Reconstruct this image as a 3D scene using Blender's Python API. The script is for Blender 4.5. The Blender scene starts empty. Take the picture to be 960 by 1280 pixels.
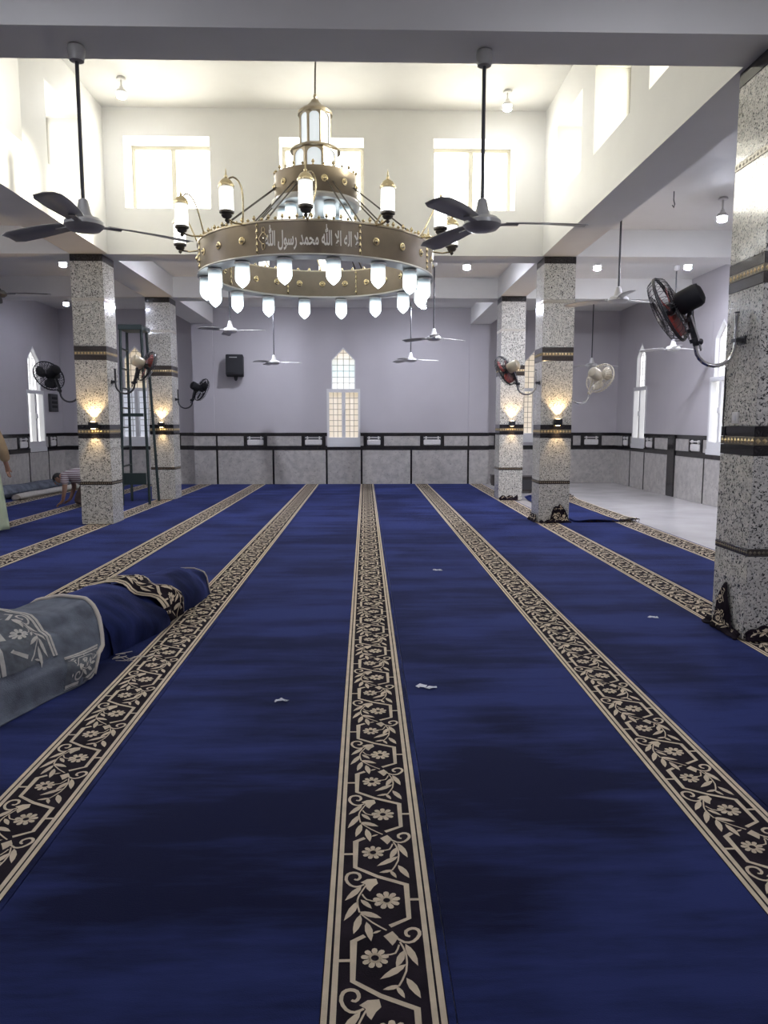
import bpy, bmesh, math, random
from mathutils import Vector, Matrix, noise
PI = math.pi
R = math.radians
random.seed(7)
scene = bpy.context.scene
COL = scene.collection
# ------------------------------------------------------------------ camera, sky, sun, exposure
cam_d = bpy.data.cameras.new('camera')
cam_d.sensor_fit = 'VERTICAL'; cam_d.sensor_height = 24.0
cam_d.lens = 24.0 * 930 / 1280
cam_d.clip_start = 0.05; cam_d.clip_end = 200
cam = bpy.data.objects.new('camera', cam_d); COL.objects.link(cam)
cam.location = (0, 0, 1.5)
cam.rotation_euler = (R(90 - 6.78), 0, R(-1.437))
scene.camera = cam

world = bpy.data.worlds.new('sky'); scene.world = world
world.use_nodes = True
wn = world.node_tree.nodes; wl = world.node_tree.links
bg = wn['Background']
bg.inputs[0].default_value = (1.0, 0.96, 0.86, 1); bg.inputs[1].default_value = 2.7

sun_d = bpy.data.lights.new('sun', 'SUN'); sun_d.energy = 9.0; sun_d.angle = R(5.0); sun_d.color = (1.0, 0.93, 0.76)
sun = bpy.data.objects.new('sun', sun_d); COL.objects.link(sun)
sun.location = (14, 9, 7)
sun.rotation_euler = Vector((-1.0, 0.0, -0.147)).to_track_quat('-Z', 'Y').to_euler()

scene.view_settings.view_transform = 'Standard'
scene.view_settings.look = 'None'
scene.view_settings.gamma = 1.0
scene.view_settings.use_curve_mapping = False
scene.view_settings.exposure = 1.42
cy = scene.cycles
cy.use_denoising = True
cy.max_bounces = 8; cy.diffuse_bounces = 5; cy.glossy_bounces = 3; cy.transmission_bounces = 4; cy.transparent_max_bounces = 8
cy.sample_clamp_indirect = 6.0
cy.caustics_reflective = False; cy.caustics_refractive = False
BULB = 720.0          # strength of the bare bulbs hung from the ceilings
# ------------------------------------------------------------------ materials
def new_mat(name):
    m = bpy.data.materials.new(name); m.use_nodes = True
    return m, m.node_tree.nodes, m.node_tree.links, m.node_tree.nodes['Principled BSDF']
def mat(name, col, rough=0.5, metal=0.0, emit=None, es=0.0, spec=0.5, var=0.0, vscale=6.0, bump=0.0, bscale=80.0, sheen=0.0, coat=0.0, alpha=1.0):
    m, n, l, b = new_mat(name)
    b.inputs['Base Color'].default_value = (*col, 1)
    b.inputs['Roughness'].default_value = rough; b.inputs['Metallic'].default_value = metal
    b.inputs['Specular IOR Level'].default_value = spec
    b.inputs['Coat Weight'].default_value = coat
    b.inputs['Alpha'].default_value = alpha
    if sheen:
        b.inputs['Sheen Weight'].default_value = sheen; b.inputs['Sheen Roughness'].default_value = 0.4
    if emit:
        b.inputs['Emission Color'].default_value = (*emit, 1); b.inputs['Emission Strength'].default_value = es
    if var or bump:
        tc = n.new('ShaderNodeTexCoord')
    if var:
        t = n.new('ShaderNodeTexNoise'); t.inputs['Scale'].default_value = vscale; t.inputs['Detail'].default_value = 4
        l.new(tc.outputs['Object'], t.inputs['Vector'])
        r = n.new('ShaderNodeValToRGB')
        r.color_ramp.elements[0].position = 0.3; r.color_ramp.elements[1].position = 0.7
        r.color_ramp.elements[0].color = (*[c * (1 - var) for c in col], 1)
        r.color_ramp.elements[1].color = (*[min(1, c * (1 + var)) for c in col], 1)
        l.new(t.outputs['Fac'], r.inputs['Fac']); l.new(r.outputs['Color'], b.inputs['Base Color'])
    if bump:
        t2 = n.new('ShaderNodeTexNoise'); t2.inputs['Scale'].default_value = bscale; t2.inputs['Detail'].default_value = 3
        l.new(tc.outputs['Object'], t2.inputs['Vector'])
        bp = n.new('ShaderNodeBump'); bp.inputs['Strength'].default_value = bump; bp.inputs['Distance'].default_value = 0.01
        l.new(t2.outputs['Fac'], bp.inputs['Height']); l.new(bp.outputs['Normal'], b.inputs['Normal'])
    return m

def granite_mat(name, base, base2, fleck, scale, thr, rough, coat=0.0):
    """pale stone with dark ragged flecks; each panel gets its own offset"""
    m, n, l, b = new_mat(name)
    tc = n.new('ShaderNodeTexCoord'); oi = n.new('ShaderNodeObjectInfo')
    ml = n.new('ShaderNodeVectorMath'); ml.operation = 'SCALE'; ml.inputs[0].default_value = (17.0, 9.0, 23.0)
    l.new(oi.outputs['Random'], ml.inputs['Scale'])
    ad = n.new('ShaderNodeVectorMath'); ad.operation = 'ADD'
    l.new(tc.outputs['Object'], ad.inputs[0]); l.new(ml.outputs[0], ad.inputs[1])
    a = n.new('ShaderNodeTexNoise'); a.inputs['Scale'].default_value = scale; a.inputs['Detail'].default_value = 2.5; a.inputs['Roughness'].default_value = 0.6
    a.inputs['Distortion'].default_value = 0.8
    l.new(ad.outputs[0], a.inputs['Vector'])
    r = n.new('ShaderNodeValToRGB'); e = r.color_ramp.elements
    e[0].position = thr; e[0].color = (*fleck, 1); e[1].position = thr + 0.05; e[1].color = (1, 1, 1, 1)
    l.new(a.outputs['Fac'], r.inputs['Fac'])
    c = n.new('ShaderNodeTexNoise'); c.inputs['Scale'].default_value = scale * 0.35; c.inputs['Detail'].default_value = 4
    l.new(ad.outputs[0], c.inputs['Vector'])
    r2 = n.new('ShaderNodeValToRGB'); e = r2.color_ramp.elements
    e[0].position = 0.36; e[0].color = (*base2, 1); e[1].position = 0.64; e[1].color = (*base, 1)
    l.new(c.outputs['Fac'], r2.inputs['Fac'])
    mx = n.new('ShaderNodeMix'); mx.data_type = 'RGBA'; mx.blend_type = 'MULTIPLY'; mx.inputs[0].default_value = 1.0
    l.new(r2.outputs['Color'], mx.inputs[6]); l.new(r.outputs['Color'], mx.inputs[7])
    l.new(mx.outputs[2], b.inputs['Base Color'])
    b.inputs['Roughness'].default_value = rough; b.inputs['Coat Weight'].default_value = coat; b.inputs['Coat Roughness'].default_value = 0.06
    return m

def carpet_mat(name, dark, light):
    """cut pile: nap brushed in broad bands across the roll, sheen at grazing angles"""
    m, n, l, b = new_mat(name)
    tc = n.new('ShaderNodeTexCoord'); oi = n.new('ShaderNodeObjectInfo')
    ml = n.new('ShaderNodeVectorMath'); ml.operation = 'SCALE'; ml.inputs[0].default_value = (3.0, 41.0, 0.0)
    l.new(oi.outputs['Random'], ml.inputs['Scale'])
    ad = n.new('ShaderNodeVectorMath'); ad.operation = 'ADD'
    l.new(tc.outputs['Object'], ad.inputs[0]); l.new(ml.outputs[0], ad.inputs[1])
    mp = n.new('ShaderNodeMapping'); mp.inputs['Scale'].default_value = (0.55, 3.2, 1.0)
    l.new(ad.outputs[0], mp.inputs['Vector'])
    a = n.new('ShaderNodeTexNoise'); a.inputs['Scale'].default_value = 1.0; a.inputs['Detail'].default_value = 6; a.inputs['Roughness'].default_value = 0.66
    l.new(mp.outputs[0], a.inputs['Vector'])
    r = n.new('ShaderNodeValToRGB'); e = r.color_ramp.elements
    e[0].position = 0.38; e[0].color = (*dark, 1); e[1].position = 0.62; e[1].color = (*light, 1)
    g = n.new('ShaderNodeTexNoise'); g.inputs['Scale'].default_value = 0.9; g.inputs['Detail'].default_value = 3; l.new(ad.outputs[0], g.inputs['Vector'])
    w = n.new('ShaderNodeMath'); w.operation = 'MULTIPLY_ADD'; w.inputs[1].default_value = 0.8; w.inputs[2].default_value = -0.40; l.new(g.outputs['Fac'], w.inputs[0])
    z = n.new('ShaderNodeMath'); z.operation = 'ADD'; l.new(a.outputs['Fac'], z.inputs[0]); l.new(w.outputs[0], z.inputs[1])
    l.new(z.outputs[0], r.inputs['Fac']); l.new(r.outputs['Color'], b.inputs['Base Color'])
    f = n.new('ShaderNodeTexNoise'); f.inputs['Scale'].default_value = 260; f.inputs['Detail'].default_value = 2
    l.new(tc.outputs['Object'], f.inputs['Vector'])
    bp = n.new('ShaderNodeBump'); bp.inputs['Strength'].default_value = 0.35; bp.inputs['Distance'].default_value = 0.004
    l.new(f.outputs['Fac'], bp.inputs['Height']); l.new(bp.outputs['Normal'], b.inputs['Normal'])
    b.inputs['Roughness'].default_value = 0.9; b.inputs['Specular IOR Level'].default_value = 0.1
    b.inputs['Sheen Weight'].default_value = 0.3; b.inputs['Sheen Roughness'].default_value = 0.35
    b.inputs['Sheen Tint'].default_value = (0.25, 0.33, 1.0, 1)
    return m

M = {}
M['paint'] = mat('white_paint', (0.80, 0.79, 0.755), 0.6, var=0.02, vscale=2.5, bump=0.03, bscale=30)
M['led_tint'] = mat('led_tinted_white_paint', (0.50, 0.475, 0.495), 0.55, var=0.02, vscale=2.0, bump=0.03, bscale=30)  # white paint with the lilac cast of the LED bulbs put into its colour
M['granite'] = granite_mat('speckled_granite', (0.72, 0.69, 0.61), (0.54, 0.52, 0.46), (0.06, 0.06, 0.065), 66, 0.405, 0.16, 0.3)
M['marble'] = granite_mat('mottled_grey_marble', (0.54, 0.515, 0.485), (0.42, 0.40, 0.38), (0.72, 0.72, 0.72), 24, 0.36, 0.28, 0.1)
M['black'] = mat('black_granite', (0.018, 0.016, 0.017), 0.16, var=0.4, vscale=60, coat=0.3)
M['brown'] = mat('dark_brown_granite', (0.045, 0.034, 0.027), 0.22, var=0.35, vscale=60, coat=0.2)
M['joint'] = mat('joint_mortar', (0.50, 0.48, 0.43), 0.9)
M['gold'] = mat('gilded_bead', (0.70, 0.54, 0.28), 0.3, 0.75)
M['silverbead'] = mat('pale_beaded_tile', (0.50, 0.46, 0.38), 0.3, 0.3)
M['darkgold'] = mat('carved_bronze_tile', (0.20, 0.165, 0.11), 0.4, 0.3)
M['navy'] = carpet_mat('navy_cut_pile', (0.0045, 0.0062, 0.027), (0.021, 0.031, 0.118))
M['ground'] = mat('brown_black_pile', (0.017, 0.012, 0.017), 0.95, spec=0.1, var=0.4, vscale=9, bump=0.3, bscale=260)
M['cream'] = mat('cream_pile', (0.60, 0.50, 0.36), 0.95, spec=0.1, var=0.12, vscale=14, bump=0.3, bscale=260, sheen=0.2)
M['backing'] = mat('grey_jute_backing', (0.135, 0.15, 0.18), 0.95, spec=0.1, var=0.3, vscale=9, bump=0.4, bscale=160)
M['backprint'] = mat('pale_backing_yarn', (0.47, 0.45, 0.41), 0.95, spec=0.1, var=0.12, vscale=30)
M['backdark'] = mat('dark_backing_yarn', (0.115, 0.125, 0.14), 0.95, spec=0.1, var=0.2, vscale=30)
M['binding'] = mat('cream_edge_binding', (0.58, 0.53, 0.46), 0.9, spec=0.1, bump=0.4, bscale=120)
M['floor'] = mat('pale_marble_floor', (0.56, 0.54, 0.53), 0.25, var=0.10, vscale=1.6)
M['frame'] = mat('white_window_frame', (0.72, 0.72, 0.72), 0.4)
M['clere_frame'] = mat('cream_window_frame', (0.42, 0.40, 0.34), 0.5)
M['muntin'] = mat('grey_muntin', (0.35, 0.34, 0.32), 0.5)
M['blackp'] = mat('black_plastic', (0.018, 0.018, 0.021), 0.6, spec=0.25)
M['greym'] = mat('dark_grey_metal', (0.075, 0.075, 0.08), 0.4, 0.6)
M['fan_grey'] = mat('grey_enamel', (0.36, 0.355, 0.335), 0.35, coat=0.2)
M['fan_white'] = mat('white_enamel', (0.70, 0.69, 0.67), 0.35, coat=0.2)
M['chrome'] = mat('chrome', (0.75, 0.74, 0.73), 0.16, 1.0)
M['redblade'] = mat('red_brown_plastic', (0.30, 0.045, 0.035), 0.35)
M['creamp'] = mat('cream_plastic', (0.60, 0.54, 0.42), 0.4)
M['brass'] = mat('antique_brass', (0.42, 0.36, 0.27), 0.32, 0.85, var=0.15, vscale=7)
M['brightbrass'] = mat('bright_brass', (0.78, 0.66, 0.42), 0.22, 0.9)
M['bandbrass'] = mat('satin_brass_band', (0.23, 0.185, 0.135), 0.40, 0.45, var=0.12, vscale=5)
M['script'] = mat('white_script', (0.93, 0.90, 0.85), 0.5)
M['cup'] = mat('dark_brass_cup', (0.13, 0.115, 0.10), 0.35, 0.7)
M['ladder'] = mat('dark_green_paint', (0.014, 0.028, 0.026), 0.5)
M['skin'] = mat('skin', (0.34, 0.19, 0.13), 0.55, var=0.08, vscale=30)
M['hair'] = mat('black_hair', (0.012, 0.010, 0.009), 0.7)
M['tan'] = mat('tan_cloth', (0.36, 0.26, 0.15), 0.9, var=0.12, vscale=9)
M['palegreen'] = mat('pale_green_cloth', (0.50, 0.58, 0.42), 0.9, var=0.06, vscale=7)
M['browncloth'] = mat('brown_cloth', (0.07, 0.045, 0.04), 0.9, var=0.2, vscale=12)
M['wood'] = mat('dark_wood', (0.035, 0.027, 0.024), 0.5, var=0.3, vscale=12)
M['paper'] = mat('white_scrap', (0.75, 0.76, 0.80), 0.8)
M['silver'] = mat('silver_plaque', (0.62, 0.61, 0.59), 0.3, 0.3)
M['plaque'] = mat('pale_stone_plaque', (0.74, 0.72, 0.70), 0.35, var=0.08, vscale=30)
M['fringe'] = mat('torn_brown_backing', (0.09, 0.06, 0.035), 0.95, spec=0.1, var=0.5, vscale=25)

def stripes_mat():
    m, n, l, b = new_mat('striped_shirt_cloth')
    tc = n.new('ShaderNodeTexCoord')
    w = n.new('ShaderNodeTexWave'); w.bands_direction = 'Z'; w.inputs['Scale'].default_value = 8.5; w.inputs['Distortion'].default_value = 0.6
    l.new(tc.outputs['Object'], w.inputs['Vector'])
    r = n.new('ShaderNodeValToRGB'); e = r.color_ramp.elements
    e[0].position = 0.42; e[0].color = (0.20, 0.13, 0.14, 1); e[1].position = 0.6; e[1].color = (0.50, 0.47, 0.48, 1)
    l.new(w.outputs['Fac'], r.inputs['Fac']); l.new(r.outputs['Color'], b.inputs['Base Color']); b.inputs['Roughness'].default_value = 0.9
    return m
M['striped'] = stripes_mat()

def glow(name, col, s, body=(0.8, 0.8, 0.8), rough=0.4):
    return mat(name, body, rough, emit=col, es=s)
M['clere_pane'] = glow('daylit_frosted_glass', (1.0, 0.97, 0.86), 4.2)
M['clere_dim'] = glow('shaded_frosted_glass', (1.0, 0.98, 0.93), 1.2)
M['side_pane'] = glow('daylit_white_glass', (1.0, 0.99, 0.97), 0.40)
M['upper_pane'] = glow('daylit_aqua_glass', (0.80, 0.93, 0.88), 0.27)
def upper_grad(m):
    n, l = m.node_tree.nodes, m.node_tree.links; tc = n.new('ShaderNodeTexCoord'); sp = n.new('ShaderNodeSeparateXYZ'); l.new(tc.outputs['Generated'], sp.inputs[0])
    r = n.new('ShaderNodeValToRGB'); e = r.color_ramp.elements; e[0].position = .15; e[0].color = (1, 1, .97, 1); e[1].position = .85; e[1].color = (1, .84, .62, 1)
    x = e.new(.45); x.color = (.72, .92, .90, 1); l.new(sp.outputs['Z'], r.inputs[0]); l.new(r.outputs[0], n['Principled BSDF'].inputs['Emission Color'])
upper_grad(M['upper_pane'])
M['cream_pane'] = glow('daylit_cream_glass', (1.0, 0.80, 0.50), 0.19)
M['grey_pane'] = glow('daylit_grey_glass', (0.72, 0.76, 0.88), 0.18)
M['bulb'] = glow('bulb_glow', (0.82, 0.85, 1.0), BULB)
M['bulb_side'] = glow('bulb_side_glow', (0.90, 0.92, 1.0), 7)
M['bulb_soft'] = glow('dimmer_bulb_glow', (0.74, 0.78, 1.0), 130)
M['bulb_mid'] = glow('dim_bulb_glow', (0.86, 0.88, 1.0), 330)
M['bulb_warm'] = glow('hall_bulb_glow', (0.93, 0.95, 1.0), 130)
M['sconce_glow'] = glow('sconce_glow', (1.0, 0.72, 0.38), 6.0)
def clear_glass():
    m, n, l, b = new_mat('clear_window_glass')
    out = n['Material Output']
    t = n.new('ShaderNodeBsdfTransparent'); t.inputs[0].default_value = (0.97, 0.98, 0.97, 1)
    g = n.new('ShaderNodeBsdfGlossy'); g.inputs['Roughness'].default_value = 0.05
    x = n.new('ShaderNodeMixShader'); x.inputs[0].default_value = 0.06
    l.new(t.outputs[0], x.inputs[1]); l.new(g.outputs[0], x.inputs[2]); l.new(x.outputs[0], out.inputs['Surface'])
    return m
M['clear'] = clear_glass()
def lampglass(name, top, mid, s_top, s_bot):
    """frosted lamp glass lit from inside: the lamp sits low in it, so the glow fades up the glass"""
    m, n, l, b = new_mat(name)
    tc = n.new('ShaderNodeTexCoord'); sp = n.new('ShaderNodeSeparateXYZ'); l.new(tc.outputs['Generated'], sp.inputs[0])
    mr = n.new('ShaderNodeMapRange'); mr.inputs['From Min'].default_value = 0.42; mr.inputs['From Max'].default_value = 0.90
    mr.inputs['To Min'].default_value = s_bot; mr.inputs['To Max'].default_value = s_top
    l.new(sp.outputs['Z'], mr.inputs['Value'])
    l.new(mr.outputs[0], b.inputs['Emission Strength'])
    b.inputs['Emission Color'].default_value = (*mid, 1)
    b.inputs['Base Color'].default_value = (*top, 1); b.inputs['Roughness'].default_value = 0.3
    return m
M['lamp_glass'] = lampglass('lamp_glass', (0.40, 0.52, 0.58), (0.84, 0.95, 1.0), 0.05, 1.5)
M['lantern_glass'] = lampglass('lantern_glass', (0.72, 0.80, 0.80), (0.98, 0.98, 0.95), 0.3, 1.6)
M['tier_glass'] = glow('tier_glass', (0.88, 0.95, 1.0), 0.22, (0.7, 0.75, 0.8), 0.3)
# ------------------------------------------------------------------ mesh building
class MB:
    def __init__(s): s.v = []; s.f = []
    def add(s, vs, fs, mx=None):
        o = len(s.v)
        s.v += [tuple(mx @ Vector(p)) if mx else tuple(p) for p in vs]
        s.f += [tuple(i + o for i in f) for f in fs]; return s
    def box(s, x0, x1, y0, y1, z0, z1, mx=None):
        vs = [(x, y, z) for z in (z0, z1) for y in (y0, y1) for x in (x0, x1)]
        return s.add(vs, [(0, 2, 3, 1), (4, 5, 7, 6), (0, 1, 5, 4), (2, 6, 7, 3), (0, 4, 6, 2), (1, 3, 7, 5)], mx)
    def bbox(s, x0, x1, y0, y1, z0, z1, b, mx=None):
        """box with its vertical-face rims chamfered by b"""
        vs = []
        for z, i in ((z0, b), (z0 + b, 0), (z1 - b, 0), (z1, b)):
            vs += [(x0 + i, y0 + i, z), (x1 - i, y0 + i, z), (x1 - i, y1 - i, z), (x0 + i, y1 - i, z)]
        fs = [(3, 2, 1, 0), (12, 13, 14, 15)]
        for k in range(3):
            for j in range(4):
                a = k * 4 + j; c = k * 4 + (j + 1) % 4; fs.append((a, c, c + 4, a + 4))
        return s.add(vs, fs, mx)
    def lathe(s, prof, n=16, c=(0, 0, 0), mx=None, a0=0.0, a1=2 * PI, caps=True):
        full = abs(a1 - a0 - 2 * PI) < 1e-6
        m = n if full else n + 1
        vs = []; fs = []
        for r, z in prof:
            for k in range(m):
                a = a0 + (a1 - a0) * k / n
                vs.append((c[0] + r * math.cos(a), c[1] + r * math.sin(a), c[2] + z))
        for i in range(len(prof) - 1):
            for k in range(n):
                k2 = (k + 1) % m
                fs.append((i * m + k, i * m + k2, (i + 1) * m + k2, (i + 1) * m + k))
        if full and caps:
            if prof[0][0] > 1e-5: fs.append(tuple(range(m))[::-1])
            if prof[-1][0] > 1e-5: fs.append(tuple((len(prof) - 1) * m + k for k in range(m)))
        return s.add(vs, fs, mx)
    def tube(s, pts, r, n=8, closed=False, mx=None, caps=True):
        pts = [Vector(p) for p in pts]; N = len(pts)
        rs = r if isinstance(r, (list, tuple)) else [r] * N
        vs = []; fs = []; up = None
        for i, p in enumerate(pts):
            if closed: t = pts[(i + 1) % N] - pts[i - 1]
            else: t = pts[min(i + 1, N - 1)] - pts[max(i - 1, 0)]
            t.normalize()
            if up is None:
                up = Vector((0, 0, 1)) if abs(t.z) < 0.9 else Vector((1, 0, 0))
            a = t.cross(up)
            if a.length < 1e-4: a = t.cross(Vector((0.3, 1, 0.2)))
            a.normalize(); b = a.cross(t).normalized(); up = b
            for k in range(n):
                q = 2 * PI * k / n
                vs.append(p + a * (rs[i] * math.cos(q)) + b * (rs[i] * math.sin(q)))
        for i in range(N if closed else N - 1):
            j = (i + 1) % N
            for k in range(n):
                k2 = (k + 1) % n; fs.append((i * n + k, i * n + k2, j * n + k2, j * n + k))
        if caps and not closed:
            fs.append(tuple(range(n))[::-1]); fs.append(tuple((N - 1) * n + k for k in range(n)))
        return s.add(vs, fs, mx)
    def ball(s, c, rx, ry=None, rz=None, nu=12, nv=8, mx=None):
        ry = ry or rx; rz = rz or rx
        vs = []; fs = []
        for i in range(nv + 1):
            t = PI * i / nv
            for k in range(nu):
                q = 2 * PI * k / nu
                vs.append((c[0] + rx * math.sin(t) * math.cos(q), c[1] + ry * math.sin(t) * math.sin(q), c[2] + rz * math.cos(t)))
        for i in range(nv):
            for k in range(nu):
                k2 = (k + 1) % nu; fs.append((i * nu + k, (i + 1) * nu + k, (i + 1) * nu + k2, i * nu + k2))
        return s.add(vs, fs, mx)
    def prism(s, poly, t0, t1, plane='xz', mx=None):
        """convex-ish polygon extruded along the third axis"""
        n = len(poly)
        P = {'xz': lambda a, b, t: (a, t, b), 'yz': lambda a, b, t: (t, a, b), 'xy': lambda a, b, t: (a, b, t)}[plane]
        vs = [P(a, b, t0) for a, b in poly] + [P(a, b, t1) for a, b in poly]
        fs = [tuple(range(n)), tuple(range(n, 2 * n))[::-1]] + [(i, i + n, (i + 1) % n + n, (i + 1) % n) for i in range(n)]
        return s.add(vs, fs, mx)
    def mesh(s, name, m, smooth=35):
        me = bpy.data.meshes.new(name); me.from_pydata(s.v, [], s.f)
        bm = bmesh.new(); bm.from_mesh(me)
        bmesh.ops.recalc_face_normals(bm, faces=bm.faces); bm.to_mesh(me); bm.free()
        if smooth:
            me.polygons.foreach_set('use_smooth', [True] * len(me.polygons))
            me.set_sharp_from_angle(angle=R(smooth))
        if m: me.materials.append(M[m] if isinstance(m, str) else m)
        return me
    def obj(s, name, m, parent=None, smooth=35, **kw):
        return link(name, s.mesh(name, m, smooth), parent, **kw)
def link(name, me, parent=None, label=None, cat=None, group=None, kind=None, loc=None, rot=None):
    o = bpy.data.objects.new(name, me); COL.objects.link(o)
    if parent: o.parent = parent
    if loc: o.location = loc
    if rot: o.rotation_euler = rot
    tag(o, label, cat, group, kind); return o
def tag(o, label=None, cat=None, group=None, kind=None):
    if label: o['label'] = label
    if cat: o['category'] = cat
    if group: o['group'] = group
    if kind: o['kind'] = kind
    return o
def thing(name, label, cat, loc=(0, 0, 0), rz=0.0, group=None):
    return link(name, None, None, label, cat, group, None, loc, (0, 0, rz))
def copy_tree(o, parent=None):
    c = o.copy(); COL.objects.link(c); c.parent = parent
    if parent is not None: c.matrix_parent_inverse = o.matrix_parent_inverse
    for ch in list(o.children): copy_tree(ch, c)
    return c
def struct(name, mb, m, parent=None, smooth=0):
    return mb.obj(name, m, parent, smooth, kind='structure')
# ------------------------------------------------------------------ room dimensions (metres, camera at x=0, y=0)
XL, XR = -7.5, 6.35            # side walls
YF, YB, YA = -2.2, 18.45, 18.8  # behind the camera, back wall (middle), back wall (aisles)
PL0, PL1 = -4.20, -3.74        # left pillar line
PR0, PR1 = 2.60, 3.06          # right pillar line
ZB, ZC, ZT = 3.90, 4.28, 5.88  # beam soffit, ceiling, clerestory ceiling
Y0a, Y0b = 4.93, 5.40          # near pillar row
Y1a, Y1b = 11.05, 11.53        # front row
Y2a, Y2b = 14.70, 15.18        # rear row
# ------------------------------------------------------------------ floor, ceilings, beams
struct('floor', MB().box(XL - .25, XR + .25, YF - .2, YA + .25, -0.12, 0.0), 'floor')
c = MB()
c.box(XL - .2, XR + .2, YF - .2, 4.88, ZC, ZC + .15)
c.box(XL - .2, XR + .2, Y1b, YA + .2, ZC, ZC + .15)
c.box(XL - .2, PL0 + .05, 4.88, Y1b, ZC, ZC + .15)
c.box(PR1 - .05, XR + .2, 4.88, Y1b, ZC, ZC + .15)
struct('ceiling', c, 'paint')
struct('ceiling', MB().box(PL0, PR1, 4.88, Y1b, ZT, ZT + .15), 'paint')
def openwall(axis, u0, u1, t0, t1, z0, z1, ops):
    """wall running along axis u, thickness t, with rectangular openings (u0, u1, z0, z1)"""
    mb = MB()
    def bx(a, b, c0, c1):
        if b - a > 1e-4 and c1 - c0 > 1e-4:
            mb.box(a, b, t0, t1, c0, c1) if axis == 'x' else mb.box(t0, t1, a, b, c0, c1)
    u = u0
    for a, b, c0, c1 in sorted(ops):
        bx(u, a, z0, z1); bx(a, b, z0, c0); bx(a, b, c1, z1); u = b
    bx(u, u1, z0, z1)
    return mb
CZ0, CZ1 = 4.53, 5.50
back_ops = [(-3.38, -2.18, CZ0, CZ1), (-1.20, -0.01, CZ0, CZ1), (0.98, 2.15, CZ0, CZ1)]
right_ops = [(5.90, 7.06, CZ0 - .04, CZ1 - .08), (7.55, 8.72, CZ0 - .04, CZ1 - .08), (9.21, 10.37, CZ0 - .04, CZ1 - .08)]
left_ops = [(5.70, 6.82, CZ0 - .04, CZ1 - .08), (7.33, 8.47, CZ0 - .04, CZ1 - .08), (9.12, 10.26, CZ0 - .04, CZ1 - .08)]
CL, CR = -3.66, 2.57           # inner faces of the raised hall
struct('wall_upper_back', openwall('x', PL0, PR1, Y1a, Y1b, ZB, ZT, back_ops), 'paint')
struct('wall_upper_right', openwall('y', 5.30, Y1a, CR, PR1, ZB, ZT, right_ops), 'paint')
struct('wall_upper_left', openwall('y', 5.30, Y1a, PL0, CL, ZB, ZT, left_ops), 'paint')
struct('wall_upper_front', MB().box(PL0, PR1, 4.88, 5.30, ZB, ZT), 'paint')
def beam(*b): struct('ceiling_beam', MB().box(*b), 'paint')
beam(XL, PL0, 4.88, 5.30, ZB, ZC); beam(PR1, XR, 4.88, 5.30, ZB, ZC)
beam(XL, PL0, Y1a, Y1b, ZB, ZC); beam(PR1, XR, Y1a, Y1b, ZB, ZC)
beam(XL, XR, Y2a, Y2b, ZB, ZC)
for a, b in ((CR, PR1), (PL0, CL)):
    beam(a, b, Y1b, Y2a, ZB, ZC); beam(a, b, Y2b, YB, ZB, ZC); beam(a, b, YF, 4.88, ZB, ZC)
# ------------------------------------------------------------------ main walls
WZ0, WZ1 = 0.93, 3.36           # tall window openings
bw_op = (-0.94, -0.12, WZ0, WZ1)
la_op = (-6.07, -5.27, WZ0 + .01, WZ1 + .06)
ra_op = (3.86, 4.66, WZ0 + .10, WZ1)
rw_ops = [(12.90, 13.72, WZ0, WZ1), (16.82, 17.64, WZ0, WZ1)]
lw_ops = [(16.86, 17.74, 0.86, 3.26)]
wall_back = struct('wall_back', openwall('x', PL0, PR1, YB, YB + .5, 0, ZC, [bw_op]), 'led_tint')
wall_back_left = struct('wall_back_left', openwall('x', XL - .2, PL0, YA, YA + .2, 0, ZC, [la_op]), 'led_tint')
wall_back_right = struct('wall_back_right', openwall('x', PR1, XR + .2, YA, YA + .2, 0, ZC, [ra_op]), 'led_tint')
wall_right = struct('wall_right', openwall('y', YF, YA, XR, XR + .2, 0, ZC, rw_ops), 'led_tint')
wall_left = struct('wall_left', openwall('y', YF, YA, XL - .2, XL, 0, ZC, lw_ops), 'led_tint')
struct('wall_front', MB().box(XL - .2, XR + .2, YF - .2, YF, 0, ZC), 'led_tint')
# wall pilasters in line with the pillars, thin
struct('trim_1', MB().box(PL0 + .02, PL1 + .06, YB - .035, YB, 1.28, ZB), 'led_tint')
struct('trim_2', MB().box(PR0 - .05, PR1 - .04, YB - .035, YB, 1.28, ZB), 'led_tint')
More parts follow.
